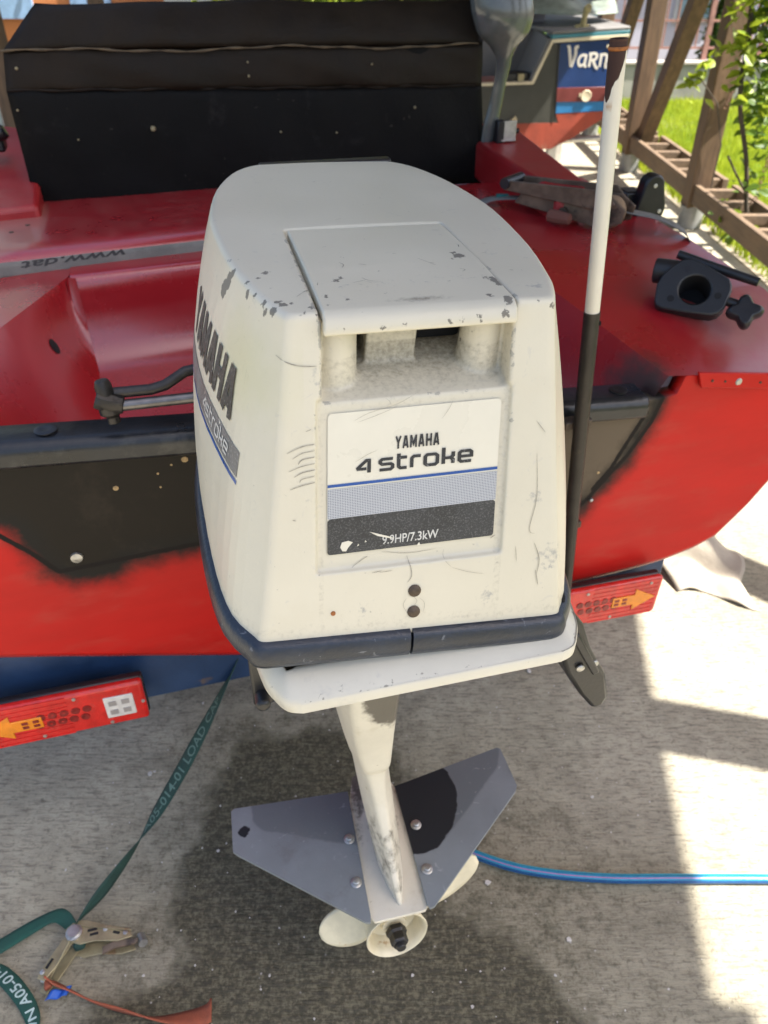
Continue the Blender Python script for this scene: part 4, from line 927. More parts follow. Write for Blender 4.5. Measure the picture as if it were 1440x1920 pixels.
tape_ = MB().box(b2w(.535, .80, .952), (.03, .02, .004)).build('teal_rag', mat('teal cloth', (.02, .20, .19), .8), None, label='small teal rag tucked under the ratchet on the boat deck', cat='rag')

def frame_at(p, n, x=(1, 0, 0)):
    n = Vector(n).normalized(); e1 = (Vector(x) - n * n.dot(Vector(x))).normalized(); e2 = n.cross(e1)
    M_ = Matrix((e1, e2, n)).transposed().to_4x4(); M_.translation = Vector(p); return M_
hc = b2w(.662, .168, .925)
holder = empty('rod_holder', hc, 0, label='black plastic rod holder with round hole and knob lying on the red side deck', cat='rod holder')
holder.matrix_world = frame_at(hc, (-.25, -.62, .62), (1, -.06, .12))
SCL = .00104
def hp(px, py, z=0): return ((px - 1305) * SCL, (538 - py) * SCL * 1.04, z)
out = [hp(*p) for p in [(1308, 478), (1330, 496), (1366, 527), (1368, 540), (1366, 551), (1351, 579), (1340, 587), (1327, 589), (1285, 577), (1244, 563), (1236, 556), (1235, 545), (1241, 518), (1252, 502), (1268, 489), (1290, 478)]]
bm = bmesh.new(); ov = [bm.verts.new(p) for p in out]; nh = 24; hv = [bm.verts.new((.0285 * math.cos(2 * math.pi * k / nh), .0285 * math.sin(2 * math.pi * k / nh), 0)) for k in range(nh)]
oe = [bm.edges.new((ov[i], ov[(i + 1) % len(ov)])) for i in range(len(ov))]; he = [bm.edges.new((hv[i], hv[(i + 1) % nh])) for i in range(nh)]
bmesh.ops.triangle_fill(bm, edges=oe + he, use_beauty=True)
r_ = bmesh.ops.extrude_face_region(bm, geom=list(bm.faces))
for g in r_['geom']:
    if isinstance(g, bmesh.types.BMVert): g.co.z -= .032
bmesh.ops.recalc_face_normals(bm, faces=bm.faces); me = bpy.data.meshes.new('plate'); bm.to_mesh(me); bm.free()
m_hold = mat('matt black nylon', (.016, .017, .019), .42, var=.15, vs=40, bump=.12, bs=260)
link('plate', me, m_hold, holder, bevel=.0035, ang=40)
mb = MB(); mb.lathe([(.0284, -.002), (.0275, -.03), (.026, -.06), (0, -.06)], (0, 0, 0), (0, 0, 1), 24, cap0=False); mb.build('socket', m_dark, holder)
for p in ((1297, 497), (1262, 548), (1342, 556)): MB().lathe([(.0065, .0006), (.0065, -.004), (.003, -.004), (0, -.003)], hp(*p), (0, 0, 1), 14).build('screw_hole', m_dark if p[0] != 1297 else m_black, holder)
MB().tube([hp(1243, 476, -.035), hp(1300, 496, -.03)], [.024, .024], 24).build('rod_tube', m_hold, holder, bevel=.003)
MB().tube([hp(1290, 446, -.05), hp(1355, 488, -.045), hp(1420, 527, -.04)], [.0085, .0095, .0085], 12).build('lever', m_hold, holder)
kb = MB(); ring = []
for z, s_ in ((-.02, .8), (-.012, 1.0), (.0, 1.0), (.008, .8)):
    ring.append([(Vector(hp(1384, 590, z)) + Vector((math.cos(a) * (.027 + .006 * math.cos(4 * a + .5)) * s_, math.sin(a) * (.027 + .006 * math.cos(4 * a + .5)) * s_, 0))) for a in np.linspace(0, 2 * math.pi, 41)[:-1]])
mo = MB(); mo.loft(ring); ko = mo.build('knob', m_black, holder, bevel=.002); 
MB().cyl(hp(1352, 560, -.012), hp(1380, 576, -.012), .009, n=12).build('knob_stem', m_black, holder)
# second bracket standing at the deck edge
bk = empty('rod_bracket', b2w(.855, .645, .925), BYAW, label='black upright plastic bracket with rounded top beside the ratchet', cat='bracket')
mb = MB(); pts = [(-.035, 0, -.01), (.04, 0, -.012), (.045, 0, .012)] + [(.004 + .027 * math.cos(a), 0, .062 + .027 * math.sin(a)) for a in np.linspace(0, math.pi, 10)] + [(-.037, 0, .01)]
mb.prism(pts, (0, .035, 0)); mb.build('upright', m_black, bk, bevel=.005)
MB().box((-.03, .05, .02), (.05, .05, .055)).build('base_block', m_black, bk, bevel=.006)
for p in ((.004, -.0005, .064), (.028, -.0005, .004)): MB().lathe([(.005, 0), (.005, .001), (0, .002)], p, (0, -1, 0), 12).build('screw', m_steel, bk)

# ------------------------------------------------------------------ green ratchet strap on the ground
gst = empty('ground_ratchet_strap', (-.55, .64, 0), 0, label='green lashing strap with zinc ratchet and orange tail on the concrete', cat='ratchet strap')
O_ = np.array((-.55, .64, 0))
def rel(L): return [tuple(np.array(p) - O_) for p in L]
p0 = np.array((-.555, .675, .028)); p1 = np.array((-.262, 1.045, .375))
ts_ = [0, .12, .28, .42, .56, .70, .84, 1.0]
C0 = [p0 + (p1 - p0) * t - np.array((0, 0, .10 * math.sin(math.pi * t) * (1 - .3 * t))) * .55 for t in ts_]
for q in C0: q[2] = max(q[2], .006)
# width turns edge-on towards both ends, flat to the viewer in the middle
dirn = (p1 - p0) / np.linalg.norm(p1 - p0)
e_side = np.cross(dirn, (0, 0, 1.)); e_side /= np.linalg.norm(e_side); e_up = np.cross(e_side, dirn)
angs = [60, 96, 74, 20, 5, 12, 40, 70]
W0 = [(e_side * math.cos(R(a)) + e_up * math.sin(R(a))) * .030 for a in angs]
g1, Cg, Wg = ribbon(rel(C0), W0, m_dgreen, 'webbing', gst, n=10)
V, F, sz = font_mesh('P/N A05-014-01 LOAD CAP', .012); mb = MB(); Cg = np.array(Cg); Wg = np.array(Wg); nC = len(Cg)
seg = np.r_[0, np.cumsum(np.linalg.norm(np.diff(Cg, axis=0), axis=1))]; tot = seg[-1]
def on_ribbon(s, t, off, Cg=Cg, Wg=Wg, seg=seg):
    q = [np.interp(s, seg, Cg[:, k]) for k in range(3)]; ww = np.array([np.interp(s, seg, Wg[:, k]) for k in range(3)])
    s2 = min(s + .004, seg[-1]); q2 = [np.interp(s2, seg, Cg[:, k]) for k in range(3)]; s1 = max(0, s2 - .008); q1 = [np.interp(s1, seg, Cg[:, k]) for k in range(3)]
    nn = np.cross(ww, np.array(q2) - np.array(q1)); nn /= np.linalg.norm(nn) + 1e-9
    return np.array(q) + ww * (t - .5) - nn * off
m_glet = mat('faded strap lettering', (.10, .17, .14), .8)
for sg in (1,):
    mb = MB(); mb.add([on_ribbon(tot * .23 + tot * .56 * p[0] / sz[0], 1 - (.18 + .64 * p[1] / sz[1]), -.0012) for p in V], [f[::-1] for f in F]); mb.build('strap_lettering', m_glet, gst, recalc=False, smooth=False)
# loop lying left of the ratchet
C1 = [(-.560, .668, .030), (-.578, .683, .030), (-.600, .690, .026), (-.640, .672, .018), (-.70, .632, .012), (-.735, .608, .010)]
W1 = [(.014, .010, .020), (.010, .020, .012), (.004, .025, .001), (-.008, .025, .0), (-.012, .024, 0), (-.012, .024, .0)]
ribbon(rel(C1), W1, m_green, 'webbing_loop', gst)
C2 = [(-.74, .600, .006), (-.69, .605, .008), (-.655, .592, .010), (-.615, .562, .010), (-.590, .535, .008), (-.578, .51, .004), (-.572, .47, .003)]
W2 = [(.010, .025, 0), (.012, .025, 0), (.020, .020, 0), (.022, .017, .0), (.024, .010, .006), (.018, .004, .018), (.014, .002, .02)]
g2, Cl, Wl = ribbon(rel(C2), W2, m_green, 'webbing_loop', gst)
Cl = np.array(Cl); Wl = np.array(Wl); sgl = np.r_[0, np.cumsum(np.linalg.norm(np.diff(Cl, axis=0), axis=1))]
V, F, sz = font_mesh('P/N A05-014', .012); mb = MB()
mb.add([on_ribbon(.205 - .145 * p[0] / sz[0], 1 - (.2 + .6 * p[1] / sz[1]), .0016, Cl, Wl, sgl) for p in V], F); mb.build('strap_lettering', mat('pale strap lettering', (.42, .52, .48), .8), gst, recalc=False, smooth=False)
# the ratchet
def bar3(mb, a, b, w_, h_): return mb.bar(np.array(a) - O_, np.array(b) - O_, w_, h_)
gr = bpy.data.objects.new('ratchet', None); COL.objects.link(gr); gr.parent = gst
def platepoly(pts, z, m, name, th=.003, tilt=0): 
    return MB().prism([tuple(np.array((a, b, z + tilt * (a + .55))) - O_) for a, b in pts], (0, 0, th)).build(name, m, gr, bevel=.001)
body = [(-.570, .660), (-.556, .676), (-.535, .678), (-.500, .670), (-.455, .664), (-.447, .650), (-.47, .642), (-.51, .642), (-.535, .636), (-.555, .640)]
platepoly(body, .034, m_brass, 'handle_plate'); platepoly([(a + .004, b - .010) for a, b in body], .006, m_brass, 'handle_plate')
fr_ = [(-.566, .655), (-.546, .650), (-.566, .600), (-.578, .578), (-.592, .582), (-.588, .600)]
platepoly(fr_, .030, m_brass, 'frame_plate'); platepoly([(a + .003, b - .012) for a, b in fr_], .008, m_brass, 'frame_plate')
MB().cyl(np.array((-.551, .655, .002)) - O_, np.array((-.551, .655, .042)) - O_, .012, n=18).build('spool', m_steel, gr, bevel=.001)
MB().lathe([(.0145, 0), (.0145, .003), (.010, .004), (.010, .007), (0, .007)], np.array((-.551, .655, .037)) - O_, (0, 0, 1), 12).build('ratchet_wheel', m_steel, gr, ang=25)
MB().prism([tuple(np.array(p) - O_) for p in [(-.498, .628, .012), (-.474, .634, .024), (-.440, .640, .026), (-.436, .648, .030), (-.472, .646, .030), (-.500, .640, .016)]], (0, 0, .004)).build('grip', m_ratch, gr, bevel=.001)
MB().cyl(np.array((-.438, .660, .016)) - O_, np.array((-.428, .644, .022)) - O_, .008, n=12).build('grip_tube', m_steel, gr)
mb = MB()
for p_, q_ in (((-.528, .6585), (-.512, .6625)), ((-.522, .6515), (-.508, .655)), ((-.574, .612), (-.580, .596)), ((-.482, .657), (-.470, .655))): mb.bar(np.array((*p_, .0374)) - O_, np.array((*q_, .0374)) - O_, .0042, .0012)
mb.build('plate_slot', m_dark, gr, kind='stuff')
for p_ in ((-.497, .662), (-.460, .656), (-.584, .590)): MB().lathe([(.0042, 0), (.0042, .0015), (.002, .0022), (0, .0022)], np.array((*p_, .037)) - O_, (0, 0, 1), 12).build('rivet', m_steel, gr)
MB().bar(np.array((-.546, .668, .0385)) - O_, np.array((-.450, .659, .0385)) - O_, .003, .003).build('plate_fold', m_brass, gr)
MB().cyl(np.array((-.588, .586, .018)) - O_, np.array((-.572, .582, .018)) - O_, .005, n=12).build('bolt', m_steel, gr)
MB().box(np.array((-.540, .640, .024)) - O_, (.02, .014, .02), Matrix.Rotation(.4, 3, 'Z')).build('webbing_roll', m_dgreen, gr, bevel=.006)
MB().tube(rel([(-.575, .585, .02), (-.562, .612, .036), (-.553, .640, .042)]), .0018, 6).build('pawl_spring', m_brass, gr)
C3 = [(-.580, .584, .030), (-.562, .578, .024), (-.535, .570, .016), (-.49, .553, .014), (-.44, .541, .012), (-.39, .530, .012), (-.345, .528, .014), (-.30, .532, .018), (-.288, .538, .022)]
W3 = [(.004, -.002, .020), (.004, -.010, .016), (.003, -.008, .020), (.004, -.006, .022), (.004, -.004, .024), (.002, -.010, .024), (.0, -.022, .018), (.004, -.030, .006), (.006, -.034, -.004)]
ribbon(rel(C3), W3, m_orange, 'orange_webbing', gst, th=.003)
MB().prism(rel([(-.585, .590, .012), (-.566, .576, .014), (-.578, .568, .012)]), (0, 0, .012)).build('orange_knot', m_orange, gr, bevel=.003)
tp = MB(); tp.grid(lambda a, b: (-.574 + .034 * a + .006 * b, .555 + .014 * b + .008 * a, .012 + .004 * math.sin(a * 9) + .004 * b), 10, 4); tp.build('tape_scrap', m_tape, None, recalc=False, solid=.0008, label='crumpled scrap of bright blue tape beside the orange strap', cat='tape scrap')

# ------------------------------------------------------------------ garden hose
hm = mat('blue braided hose', (.012, .20, .36), .35, var=.15, vs=90, bump=.3, bs=400)
pts = catmull([(.02, .92, .012), (.10, .855, .012), (.18, .815, .012), (.28, .783, .012), (.42, .768, .012), (.58, .767, .012), (.8, .765, .012), (1.1, .75, .012)], 10)
ho = MB().tube(pts, .0086, 16).build('garden_hose', hm, None, label='blue garden hose with pink stripe running over the concrete floor', cat='hose')
for off, m_, nm in ((.35, mat('hose pink', (.36, .16, .34), .4), 'pink_stripe'), (-.75, mat('hose cyan', (.05, .46, .60), .4), 'pale_stripe'), (1.2, mat('hose navy', (.01, .03, .16), .4), 'navy_stripe')):
    A = np.array(pts); T = np.gradient(A, axis=0); T /= np.linalg.norm(T, axis=1)[:, None]; mb = MB()
    for i, (p, t) in enumerate(zip(A, T)):
        sd_ = np.array((t[1], -t[0], 0)); 
        for da in ((-.10, .10) if nm == 'pink_stripe' else (-.3, .3)):
            a = off + da; mb.v.append(tuple(p + (np.array((0, 0, 1)) * math.cos(a) + sd_ * math.sin(a)) * .0089))
        if i: mb.f.append((2 * i - 2, 2 * i - 1, 2 * i + 1, 2 * i))
    mb.build(nm, m_, ho, recalc=False)
# pale cloth hanging below the hull
clm = mat('pale canvas', (.40, .35, .28), .85, var=.15, vs=12, bump=.3, bs=120)
cpf = catmull([(1.86, .012), (1.83, .05), (1.79, .085), (1.75, .095), (1.715, .075), (1.70, .045), (1.69, .03), (1.665, .028), (1.63, .02), (1.59, .006)], 3)
def cvs(a, b):
    q = cpf[int(round(b * (len(cpf) - 1)))]; k = .5 + .5 * math.sin(3.0 * a + 1.0)
    return (.81 + .20 * a + .012 * math.sin(7 * b), q[0] - .06 * a + .02 * math.sin(5 * a), max(.004, q[1] * (.45 + .65 * k) + .008 * math.sin(11 * a + 6 * b)))
mb = MB(); mb.grid(cvs, 18, len(cpf) - 1)
mb.build('canvas_scrap', clm, None, recalc=False, solid=.004, label='crumpled pale canvas scrap on the floor beside the trailer light', cat='canvas scrap', ang=80)
# ------------------------------------------------------------------ ground
def axis_lines(fine0, fine1, step, ext0, ext1):
    a = list(np.arange(fine0, fine1 + 1e-6, step)); l = []; x = fine0; d = step
    while x > ext0: d *= 1.5; x -= d; l.append(x)
    r = []; x = fine1; d = step
    while x < ext1: d *= 1.5; x += d; r.append(x)
    return np.array(l[::-1] + a + r)
xs = axis_lines(-1.1, 1.3, .02, -60, 60); ys = axis_lines(.2, 2.2, .02, -60, 90)
soil = mat('soil', (.10, .085, .05), .9, var=.4, vs=3, bump=.4, bs=30)
MB().grid(lambda a, b: (-90 + 180 * a, -60 + 180 * b, -.03), 2, 2).build('ground', soil, None, recalc=False, kind='structure')
xs = xs[(xs > -12)]; xs = xs[xs < 2.02]; xs = np.r_[-12, xs, 2.02]; ys = ys[(ys > -6) & (ys < 9.9)]; ys = np.r_[-6, ys, 9.9]
mb = MB(); ny = len(ys)
mb.v = [(x, y, 0) for x in xs for y in ys]; mb.f = [(i * ny + j, (i + 1) * ny + j, (i + 1) * ny + j + 1, i * ny + j + 1) for i in range(len(xs) - 1) for j in range(ny - 1)]
m = bpy.data.materials.new('concrete'); m.use_nodes = True; b = NB(m); p = b.n['Principled BSDF']; tc = b.node('ShaderNodeTexCoord').outputs['Object']
st = b.node('ShaderNodeMapping', {'Vector': tc, 'Scale': (1.0, 6.0, 1.0), 'Rotation': (0, 0, R(-4))}).outputs[0]
n_big = b.noise(tc, 2.2, 5, .6); n_mid = b.noise(tc, 14, 6, .65); n_fine = b.math('ADD', b.math('MULTIPLY', b.noise(tc, 150, 4, .7), .5), b.math('MULTIPLY', b.noise(tc, 62, 4, .7), .5)); n_br = b.noise(st, 26, 6, .7)
c = b.mix(b.smooth(n_big, .3, .7), (.345, .315, .235), (.48, .44, .34)); c = b.mix(b.math('MULTIPLY', b.smooth(n_mid, .35, .7), .6), c, (.26, .235, .18))
c = b.mix(b.math('MULTIPLY', b.smooth(n_fine, .50, .64), .6), c, (.12, .105, .08)); c = b.mix(b.math('MULTIPLY', b.smooth(n_br, .50, .62), .6), c, (.13, .115, .09))
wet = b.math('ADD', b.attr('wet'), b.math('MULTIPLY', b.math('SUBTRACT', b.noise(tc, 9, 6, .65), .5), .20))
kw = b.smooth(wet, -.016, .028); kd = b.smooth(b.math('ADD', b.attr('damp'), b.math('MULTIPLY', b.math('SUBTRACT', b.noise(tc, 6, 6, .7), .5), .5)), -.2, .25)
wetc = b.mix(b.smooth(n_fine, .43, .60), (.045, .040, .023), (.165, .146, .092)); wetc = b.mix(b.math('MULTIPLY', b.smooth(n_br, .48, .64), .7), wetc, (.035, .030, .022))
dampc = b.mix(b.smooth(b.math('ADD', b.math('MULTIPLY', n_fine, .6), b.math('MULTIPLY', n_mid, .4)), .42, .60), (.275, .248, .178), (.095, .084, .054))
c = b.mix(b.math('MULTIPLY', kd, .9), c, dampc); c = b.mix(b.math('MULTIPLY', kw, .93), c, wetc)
vo = b.node('ShaderNodeTexVoronoi', {'Vector': tc, 'Scale': 55.0}).outputs['Distance']
c = b.mix(b.math('MULTIPLY', b.smooth(vo, .13, .06), b.smooth(b.noise(tc, 30, 2), .52, .62)), c, (.42, .39, .35))
moss = b.math('MULTIPLY', b.smooth(b.attr('moss'), .0, .06), b.smooth(n_mid, .4, .65)); c = b.mix(moss, c, (.085, .075, .02))
b.l.new(c, p.inputs['Base Color']); b.l.new(b.mixf(kw, .88, .55), p.inputs['Roughness']); p.inputs['Specular IOR Level'].default_value = .3
hgt = b.math('ADD', b.math('MULTIPLY', n_fine, .5), b.math('ADD', b.math('MULTIPLY', n_br, .7), b.math('MULTIPLY', n_mid, .4)))
bn = b.node('ShaderNodeBump', {'Height': hgt, 'Strength': .9, 'Distance': .007}); b.l.new(bn.outputs[0], p.inputs['Normal'])
slab_ = mb.build('concrete_slab', m, None, recalc=False, kind='structure', smooth=False)
P2 = verts_np(slab_.data)
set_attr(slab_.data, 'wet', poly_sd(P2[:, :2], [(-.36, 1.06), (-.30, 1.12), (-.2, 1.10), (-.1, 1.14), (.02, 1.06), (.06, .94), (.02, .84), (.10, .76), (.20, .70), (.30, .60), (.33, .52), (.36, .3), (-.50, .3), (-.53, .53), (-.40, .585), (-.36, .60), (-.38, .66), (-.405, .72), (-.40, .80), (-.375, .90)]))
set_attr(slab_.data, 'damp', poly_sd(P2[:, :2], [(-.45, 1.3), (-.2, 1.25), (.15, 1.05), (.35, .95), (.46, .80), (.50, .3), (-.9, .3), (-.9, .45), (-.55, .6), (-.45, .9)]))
set_attr(slab_.data, 'moss', .05 - np.hypot(P2[:, 0] + .245, P2[:, 1] - 1.14))
# slab edge and gravelly strip
dirt = mat('dry dirt strip', (.34, .29, .22), .95, var=.3, vs=10, bump=.6, bs=40, layers=[dict(ns=40, lo=.55, hi=.7, col=(.16, .13, .09), op=.8)])
MB().grid(lambda a, b_: (2.02 + .14 * a, -6 + 15.9 * b_, -.012 + .012 * math.sin(b_ * 90) * a), 4, 120).build('dirt_strip', dirt, None, recalc=False, kind='structure')
# litter on the floor
pb = mat('pale grit', (.55, .52, .48), .8, var=.3, vs=300); mb = MB()
for x_, y_, r_ in [(-.508, 1.005, .0055), (-.50, 1.012, .003), (.20, .765, .006), (.335, .66, .005), (-.42, .60, .003), (-.52, .475, .007), (.36, 1.30, .006), (-.20, .60, .0028), (-.43, 1.20, .004), (-.62, .79, .003), (.30, .60, .0025), (.05, .60, .003), (.15, .55, .003), (-.33, .83, .003), (.44, .95, .0035)] + [(rng.uniform(-.6, .6), rng.uniform(.45, 1.3), rng.uniform(.0008, .0022)) for _ in range(160)]:
    k = [r_ * rng.uniform(.6, 1.2) for _ in range(6)]; an = rng.uniform(0, 6)
    base_ = [(x_ + k[i] * math.cos(an + i), y_ + k[i] * math.sin(an + i), .0003) for i in range(6)]; mb.prism(base_, (0, 0, r_ * .6))
mb.build('grit', pb, None, kind='stuff', smooth=False)

# ------------------------------------------------------------------ lawn
rngg = np.random.default_rng(3)
lawn = mat('lawn soil', (.075, .10, .022), .95, var=.35, vs=4)
MB().grid(lambda a, b_: (2.15 + 12 * a, -3 + 13.0 * b_, .0 + .02 * math.sin(a * 30) * math.sin(b_ * 23)), 40, 60).build('lawn', lawn, None, recalc=False, kind='structure')
gm = bpy.data.materials.new('grass blades'); gm.use_nodes = True; b = NB(gm); p = b.n['Principled BSDF']
gn = b.noise(b.node('ShaderNodeTexCoord').outputs['Object'], 2.2, 4); b.l.new(b.mix(b.smooth(gn, .35, .65), (.17, .27, .012), (.32, .38, .022)), p.inputs['Base Color']); p.inputs['Roughness'].default_value = .6
tr2 = b.node('ShaderNodeBsdfTranslucent', {'Color': (.42, .50, .03, 1)}); mx = b.node('ShaderNodeMixShader', {0: .35}); b.l.new(p.outputs[0], mx.inputs[1]); b.l.new(tr2.outputs[0], mx.inputs[2]); b.l.new(mx.outputs[0], b.n['Material Output'].inputs[0])
N = 120000; gx = 2.07 + rngg.beta(1, 2.2, N) * 4.7; gy = 2.6 + rngg.random(N) * 7.35
keep = ~((gx < 2.18) & (rngg.random(N) < .45)); gx = gx[keep]; gy = gy[keep]; N = len(gx)
hh = rngg.uniform(.025, .075, N) * np.where(rngg.random(N) < .03, 2, 1); an = rngg.uniform(0, 6.28, N); ww = rngg.uniform(.003, .007, N); ln = rngg.uniform(.0, .035, N); la = rngg.uniform(0, 6.28, N)
B0 = np.stack([gx - ww * np.cos(an), gy - ww * np.sin(an), np.full(N, -.01)], 1); B1 = np.stack([gx + ww * np.cos(an), gy + ww * np.sin(an), np.full(N, -.01)], 1); T0 = np.stack([gx + ln * np.cos(la), gy + ln * np.sin(la), hh], 1)
Vv = np.stack([B0, B1, T0], 1).reshape(-1, 3).astype(np.float32)
me = bpy.data.meshes.new('grass'); me.vertices.add(3 * N); me.vertices.foreach_set('co', Vv.ravel()); me.loops.add(3 * N); me.loops.foreach_set('vertex_index', np.arange(3 * N, dtype=np.int32)); me.polygons.add(N); me.polygons.foreach_set('loop_start', np.arange(0, 3 * N, 3, dtype=np.int32)); me.update(calc_edges=True)
link('grass', me, gm, None, smooth=False, kind='stuff')

# ------------------------------------------------------------------ carport of rough timber
wood = mat('rough brown timber', (.155, .095, .052), .75, var=.3, vs=5, stretch=(6, 6, .8), bump=.5, bs=30, layers=[dict(ns=7, st=1, lo=.5, hi=.7, col=(.09, .055, .032), op=.7)])
wood2 = mat('sawn grey brown board', (.17, .115, .07), .78, var=.25, vs=5, stretch=(8, .8, 8), bump=.5, bs=30, layers=[dict(ns=8, st=1, lo=.5, hi=.7, col=(.10, .065, .04), op=.6)])
foot = mat('galvanised post foot', (.30, .30, .29), .5, metal=.4, var=.25, vs=10, bump=.2)
cp = empty('carport', (1.95, 4.5, 0), 0, label='brown timber carport with slanting braces, post row beside the lawn', cat='carport')
cO = np.array((1.95, 4.5, 0))
ZR = 2.42
def post(x, y, brace, lean=0):
    xx, yy = x - cO[0], y - cO[1]
    MB().bar((xx, yy, .13), (xx + lean, yy, ZR), .135, .12, (1, 0, 0)).build('post', wood, cp, bevel=.006)
    MB().lathe([(.075, -.13), (.075, 0)], (xx, yy, .135), (0, 0, 1), 18).build('post_foot', foot, cp)
    if brace: MB().bar((xx + .055, yy + .06 * np.sign(brace), .20), (xx + .10, yy + brace, ZR - .05), .12, .10, (1, 0, 0)).build('brace', wood, cp, bevel=.006)
for y, br in ((.835, .95), (2.2, 0), (3.5, 0), (5.05, 0), (6.57, -1.35), (8.0, -1.35)): post(1.95, y, br)
for y in (3.7, 6.0, 8.3): post(-2.6, y, 0)
MB().bar((0, -4.4, ZR + .07), (0, 5.2, ZR + .07), .12, .14).build('wall_plate', wood2, cp); MB().bar((-1.45, -4.4, ZR + .07), (-1.45, 5.2, ZR + .07), .10, .14).build('purlin', wood2, cp); MB().bar((-4.55, -.9, ZR + .07), (-4.55, 5.2, ZR + .07), .12, .14).build('wall_plate', wood2, cp)
for y in (.12, 1.3, 2.6, 3.9, 5.2, 6.5, 7.8, 9.0): MB().bar((-4.95 if y > 3.5 else -1.52, y - cO[1], ZR + .21), (.36, y - cO[1], ZR + .21), .08, .14).build('rafter', wood2, cp)
e0, e1 = 2.245, 2.33
MB().prism([tuple(np.array(q) - cO) for q in [(.38, .02, ZR + .285), (2.325, .02, ZR + .285), (2.53, 1.6, ZR + .285), (2.53, 9.3, ZR + .285), (-3.1, 9.3, ZR + .285), (-3.1, 3.6, ZR + .285), (-.5, 3.6, ZR + .285), (-.5, 1.45, ZR + .285), (.38, 1.25, ZR + .285)]], (0, 0, .03)).build('roof', mat('roof boards', (.16, .11, .07), .8), cp)  # unseen roof; outline cut to shade the floor and let skylight onto motor
def rail(y0, y1, name_label):
    rl = empty('ladder_rail', (2.0, y0, 0), 0, label=name_label, cat='rail', group='ladder rails along the slab edge')
    L = y1 - y0
    MB().bar((-.075, 0, .215), (-.075, L, .215), .035, .11).build('side_board', wood2, rl, bevel=.003)
    MB().bar((.15, 0, .215), (.15, L, .215), .035, .11).build('side_board', wood2, rl, bevel=.003)
    n = int(L / .27)
    for i in range(n + 1): MB().bar((-.056, .06 + i * .27, .235), (.131, .06 + i * .27, .235), .05, .05).build('rung', wood2, rl, bevel=.002)
    for yy_ in (.04, L - .04): MB().box((.15, yy_, .08), (.06, .06, .16)).build('rail_leg', wood2, rl)
rail(5.12, 6.50, 'timber ladder rail between the two lawn posts, farther one'); rail(3.50, 4.98, 'timber ladder rail in front of the nearest lawn post'); rail(6.66, 7.9, 'timber ladder rail behind the braced post, farthest one')

# ------------------------------------------------------------------ low wall, steel fence, neighbouring houses
conc = mat('weathered concrete wall', (.30, .29, .26), .9, var=.25, vs=3, bump=.5, bs=25, layers=[dict(ns=5, lo=.52, hi=.75, col=(.17, .165, .145), op=.7)])
wallo = empty('garden_wall', (0, 10.1, 0), 0, label='low weathered concrete wall behind the lawn', cat='wall')
MB().box((3.5, .0, .17), (18, .22, .40)).build('wall_body', conc, wallo, bevel=.01); MB().box((3.5, .0, .385), (18, .27, .03)).build('coping', mat('pale coping', (.45, .40, .36), .85, var=.2), wallo, bevel=.005)
fe = empty('steel_fence', (2.4, 10.12, .40), 0, label='rusty pink steel bar fence standing on the low concrete wall', cat='fence')
pk = mat('faded pink steel', (.33, .17, .14), .55, var=.3, vs=20)
for i in range(9): MB().box((i * .62, 0, .75), (.05, .05, 1.5)).build('fence_post', pk, fe)
br0 = MB().box((0, 0, .72), (.016, .016, 1.2)).build('fence_bar', pk, fe); br0.location = (.12, 0, 0); nb = 0
for i in range(8):
    for k in range(1, 5):
        if i == 0 and k == 1: continue
        o_ = br0.copy(); COL.objects.link(o_); o_.location = (i * .62 + .124 * k, 0, 0)
for z in (.12, .38, 1.32):
    MB().box((2.48, -.0, z), (4.96, .022, .022)).build('fence_rail', pk, fe)
hs_ = empty('white_house', (4.2, 12.6, 0), 0, label='pale lilac white house behind the steel fence', cat='house')
pw = mat('pale lilac render', (.56, .55, .62), .85, var=.08, vs=1); gl = mat('blue grey window glass', (.12, .18, .22), .08, spec=.8)
MB().box((1.2, 1.5, 1.5), (7.0, 3.0, 3.4)).build('wall', pw, hs_)
for x_ in (-1.5, .1, 1.9): 
    wi = MB().box((x_, -.01, 1.1), (.62, .06, 1.0)).build('window', mat('window frame white', (.6, .6, .6), .5), hs_); MB().box((x_, -.045, 1.1), (.52, .02, .90)).build('pane', gl, wi)
MB().prism([(-2.6, -.4, 3.2), (5.0, -.4, 3.2), (5.0, 3.4, 3.2), (-2.6, 3.4, 3.2)], (0, 0, .15)).build('roof', mat('brown roof', (.14, .08, .05), .8), hs_)
oh = empty('orange_house', (-4.8, 14.0, 0), 0, label='orange rendered house with blue windows far behind the seat', cat='house')
MB().box((0, 1.5, 1.6), (3.2, 3.0, 3.2)).build('wall', mat('orange render', (.52, .19, .065), .8, var=.1, vs=2), oh)
for x_ in (-.85, .35): MB().box((x_, -.02, .86), (.62, .06, .62)).build('window', mat('blue pane', (.25, .40, .62), .2), oh)
MB().prism([(-1.8, -.3, 3.2), (1.8, -.3, 3.2), (1.8, 3.3, 3.2), (-1.8, 3.3, 3.2)], (0, .0, .2)).build('roof', mat('brown roof', (.14, .08, .05), .8), oh)
gh = empty('grey_shed', (-2.6, 13.4, 0), 0, label='pale grey shed beside the orange house', cat='shed')
MB().box((0, .6, 1.0), (1.2, 1.2, 2.0)).build('wall', mat('pale grey boards', (.50, .50, .48), .8), gh); MB().box((0, .6, 2.05), (1.4, 1.4, .1)).build('roof', mat('brown roof', (.14, .08, .05), .8), gh)
